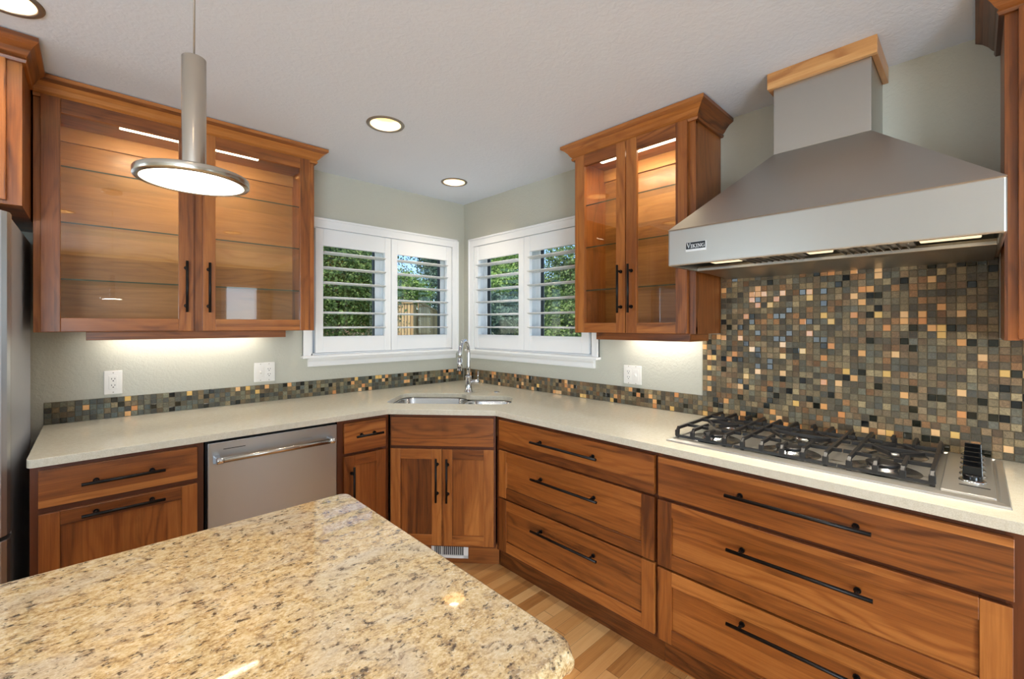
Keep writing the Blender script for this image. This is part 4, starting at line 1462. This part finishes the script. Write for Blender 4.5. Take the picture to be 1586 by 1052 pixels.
def plant(name, label, cat, blobs, n, leaf, mat, trunk=None, seed=1, group=None):
    """blobs: (centre, radii) ellipsoids filled with small leaf quads"""
    rr = random.Random(seed)
    c0 = blobs[0][0]
    t = Thing(name, label, cat, (c0.x, c0.y, GZ), RUN_LEFT, group)
    mb = MB()
    bm, tl = mb.bm, mb.tone
    wsum = sum(b[1][0] * b[1][1] * b[1][2] for b in blobs)
    for c, rad in blobs:
        k = max(40, int(n * rad[0] * rad[1] * rad[2] / wsum))
        for _ in range(k):
            while True:
                d = Vector((rr.gauss(0, 1), rr.gauss(0, 1), rr.gauss(0, 1)))
                if d.length > 1e-3:
                    break
            d.normalize()
            q = rr.uniform(0.55, 1.0) * (1 + 0.14 * math.sin(7 * d.x + 5 * d.z) + 0.10 * math.sin(13 * d.y + 9 * d.z))
            p = c + Vector((d.x * rad[0], d.y * rad[1], d.z * rad[2])) * q
            if p.z < GZ:
                continue
            nrm = (d + Vector((rr.gauss(0, .6), rr.gauss(0, .6), rr.gauss(0, .6) + 0.3))).normalized()
            a = nrm.orthogonal().normalized()
            a.rotate(Matrix.Rotation(rr.uniform(0, 6.28), 3, nrm))
            b = nrm.cross(a)
            s = leaf * rr.uniform(0.6, 1.3)
            vs = [bm.verts.new(p + a * s * i + b * s * 0.55 * j) for i, j in ((-1, 0), (0, -1), (1, 0), (0, 1))]
            f = bm.faces.new(vs)
            tn = rr.random()
            for lp in f.loops:
                lp[tl] = (tn, tn, tn, 1)
    t.part('foliage', mb, mat)
    mb = MB()
    top = blobs[0][0]
    tr = trunk or 0.07
    mb.tube([(top.x, top.y, GZ), (top.x + 0.05, top.y, (GZ + top.z) / 2), (top.x, top.y, top.z)], [tr, tr * 0.8, tr * 0.4], 10)
    t.part('trunk', mb, M['bark'])
    return t


V3 = Vector
# behind the left window
plant('shrub', 'dense green shrub close behind the leftmost shutter panel', 'shrub',
      [(at(520, 440, 6.2), V3((1.0, 1.0, 0.95))), (at(478, 440, 6.2), V3((0.8, 0.8, 1.1))), (at(562, 446, 6.3), V3((0.42, 0.42, 0.70)))], 30000, 0.024, M['leaf'], seed=3)
plant('tree', 'tall leafy tree behind the shrub at the left window', 'tree',
      [(at(548, 400, 9.2), V3((0.85, 0.85, 0.95))), (at(500, 380, 9.2), V3((0.9, 0.9, 1.0)))], 16000, 0.038, M['leaf'], seed=8)
plant('tree', 'bright green tree above the wooden fence', 'tree',
      [(at(620, 448, 11.6), V3((0.62, 0.62, 0.52))), (at(640, 455, 11.8), V3((0.55, 0.55, 0.40)))], 10000, 0.036, M['leaf_bright'], seed=6)
plant('conifer', 'grey-green conifer right of the fence seen through the shutters', 'tree',
      [(at(688, 440, 14.5), V3((0.85, 0.85, 1.5))), (at(690, 392, 14.5), V3((0.8, 0.8, 1.2))), (at(668, 400, 14.5), V3((0.6, 0.6, 0.75)))], 16000, 0.045, M['leaf_dark'], seed=5)
# behind the right window
plant('conifer', 'dark spreading conifer low behind the shutter panel by the faucet', 'tree',
      [(at(770, 484, 8.0), V3((0.75, 0.75, 0.36))), (at(795, 498, 7.8), V3((0.7, 0.7, 0.30)))], 14000, 0.032, M['leaf_dark'], seed=10)
plant('tree', 'bright leafy tree seen through the shutter panel behind the faucet', 'tree',
      [(at(768, 440, 10.6), V3((0.85, 0.85, 0.55))), (at(794, 430, 10.6), V3((0.65, 0.65, 0.55))), (at(785, 398, 10.9), V3((0.8, 0.8, 0.35)))], 18000, 0.036, M['leaf_bright'], seed=9)
plant('tree', 'open-crowned tree against the sky behind the narrow glass cabinet', 'tree',
      [(at(884, 402, 9.6), V3((0.70, 0.70, 0.40))), (at(905, 440, 9.6), V3((0.75, 0.75, 0.5)))], 6000, 0.036, M['leaf'], seed=12)
plant('shrub', 'wide green shrub low behind the rightmost shutter panel', 'shrub',
      [(at(868, 520, 6.6), V3((0.62, 0.62, 0.36))), (at(905, 500, 6.6), V3((0.62, 0.62, 0.5)))], 14000, 0.026, M['leaf'], seed=13)
# tall hedge further off so that no bare horizon shows
plant('hedge', 'tall green hedge closing the yard behind the right window', 'hedge',
      [(at(800, 475, 15.2), V3((1.5, 1.5, 1.3))), (at(870, 468, 15.2), V3((1.5, 1.5, 1.35))), (at(935, 462, 15.2), V3((1.5, 1.5, 1.6)))], 26000, 0.06, M['leaf'], seed=15)
t = Thing('mulch_bank', 'brown mulch bank under the shrub outside the left window', 'bank', (at(530, 520, 7.6).x, at(530, 520, 7.6).y, GZ))
mb = MB()
mb.lathe([(1.6, 0.0), (1.4, 0.75), (1.1, 1.35), (0.6, 1.62), (0.0005, 1.66)], (at(535, 520, 12.2).x, at(535, 520, 12.2).y, GZ), 24)
t.part('mound', mb, M['soil'])

# wooden fence: a flat-topped run and a run receding to the right
def fence(label, P0, P1, z0, z1, n):
    t = Thing('wooden_fence', label, 'fence', ((P0.x + P1.x) / 2, (P0.y + P1.y) / 2, GZ))
    d = V3((P1.x - P0.x, P1.y - P0.y, 0))
    L = d.length
    d.normalize()
    ang = math.atan2(d.y, d.x)
    mtx = Matrix.Translation((P0.x, P0.y, 0)) @ Matrix.Rotation(ang, 4, 'Z')
    mb = MB()
    for k in range(n):
        a, b = L * k / n + 0.009, L * (k + 1) / n - 0.009
        za = z0 + (z1 - z0) * (k + 0.5) / n
        mb.box(a, b, -0.01, 0.01, GZ, za, 'z')
    t.part('pickets', mb.xf(mtx), M['fencewood'])
    mb = MB()
    mb.loops([[(0, -0.035, z0), (0, 0.035, z0), (0, 0.035, z0 + 0.05), (0, -0.035, z0 + 0.05)],
              [(L, -0.035, z1), (L, 0.035, z1), (L, 0.035, z1 + 0.05), (L, -0.035, z1 + 0.05)]], True, True, False, grain='x')
    t.part('cap_rail', mb.xf(mtx), M['fencewood'], recalc=True)
    for x in (0.05, L - 0.05):
        mb = MB()
        mb.box(x - 0.045, x + 0.045, 0.01, 0.10, GZ, min(z0, z1) - 0.02, 'z')
        t.part('post', mb.xf(mtx), M['fencewood'])
    return t


fA, fB, fC = at(560, 500, 9.6), at(641, 500, 9.0), at(681, 500, 12.6)
fence('tan wooden fence with level top, seen through the left window', fA, fB, at(600, 470, 9.3).z, at(641, 470, 9.0).z, 18)
fence('tan wooden fence with sloping cap rail running away to the right', fB + V3((0.16, 0.10, 0)), fC, at(641, 468, 9.0).z, at(681, 487, 12.6).z, 26)

t = Thing('garden_house', 'pale neighbouring house behind the trees at the right window', 'house', (at(872, 500, 19).x, at(872, 500, 19).y, GZ))
c = at(862, 500, 24)
mb = MB(); mb.box(c.x - 1.5, c.x + 5, c.y - 3.5, c.y + 1.6, GZ, 2.9)
t.part('walls', mb, M['stucco'])
mb = MB(); mb.prism([(c.y - 3.9, 2.9), (c.y + 2.0, 2.9), (c.y - 0.95, 3.7)], 'x', c.x - 1.7, c.x + 5.4)
t.part('roof', mb, M['shingle'], recalc=True)
t = Thing('garden_house', 'brown-roofed neighbouring house beyond the fence at the left window', 'house', (at(590, 500, 24).x, at(590, 500, 24).y, GZ))
c = at(585, 500, 24)
mb = MB(); mb.box(c.x - 4, c.x + 1.4, c.y - 1, c.y + 3, GZ, 3.6)
t.part('walls', mb, M['stucco'])
mb = MB(); mb.prism([(c.y - 1.5, 3.6), (c.y + 3.5, 3.6), (c.y + 1, 4.4)], 'x', c.x - 4.5, c.x + 1.9)
t.part('roof', mb, M['shingle'], recalc=True)
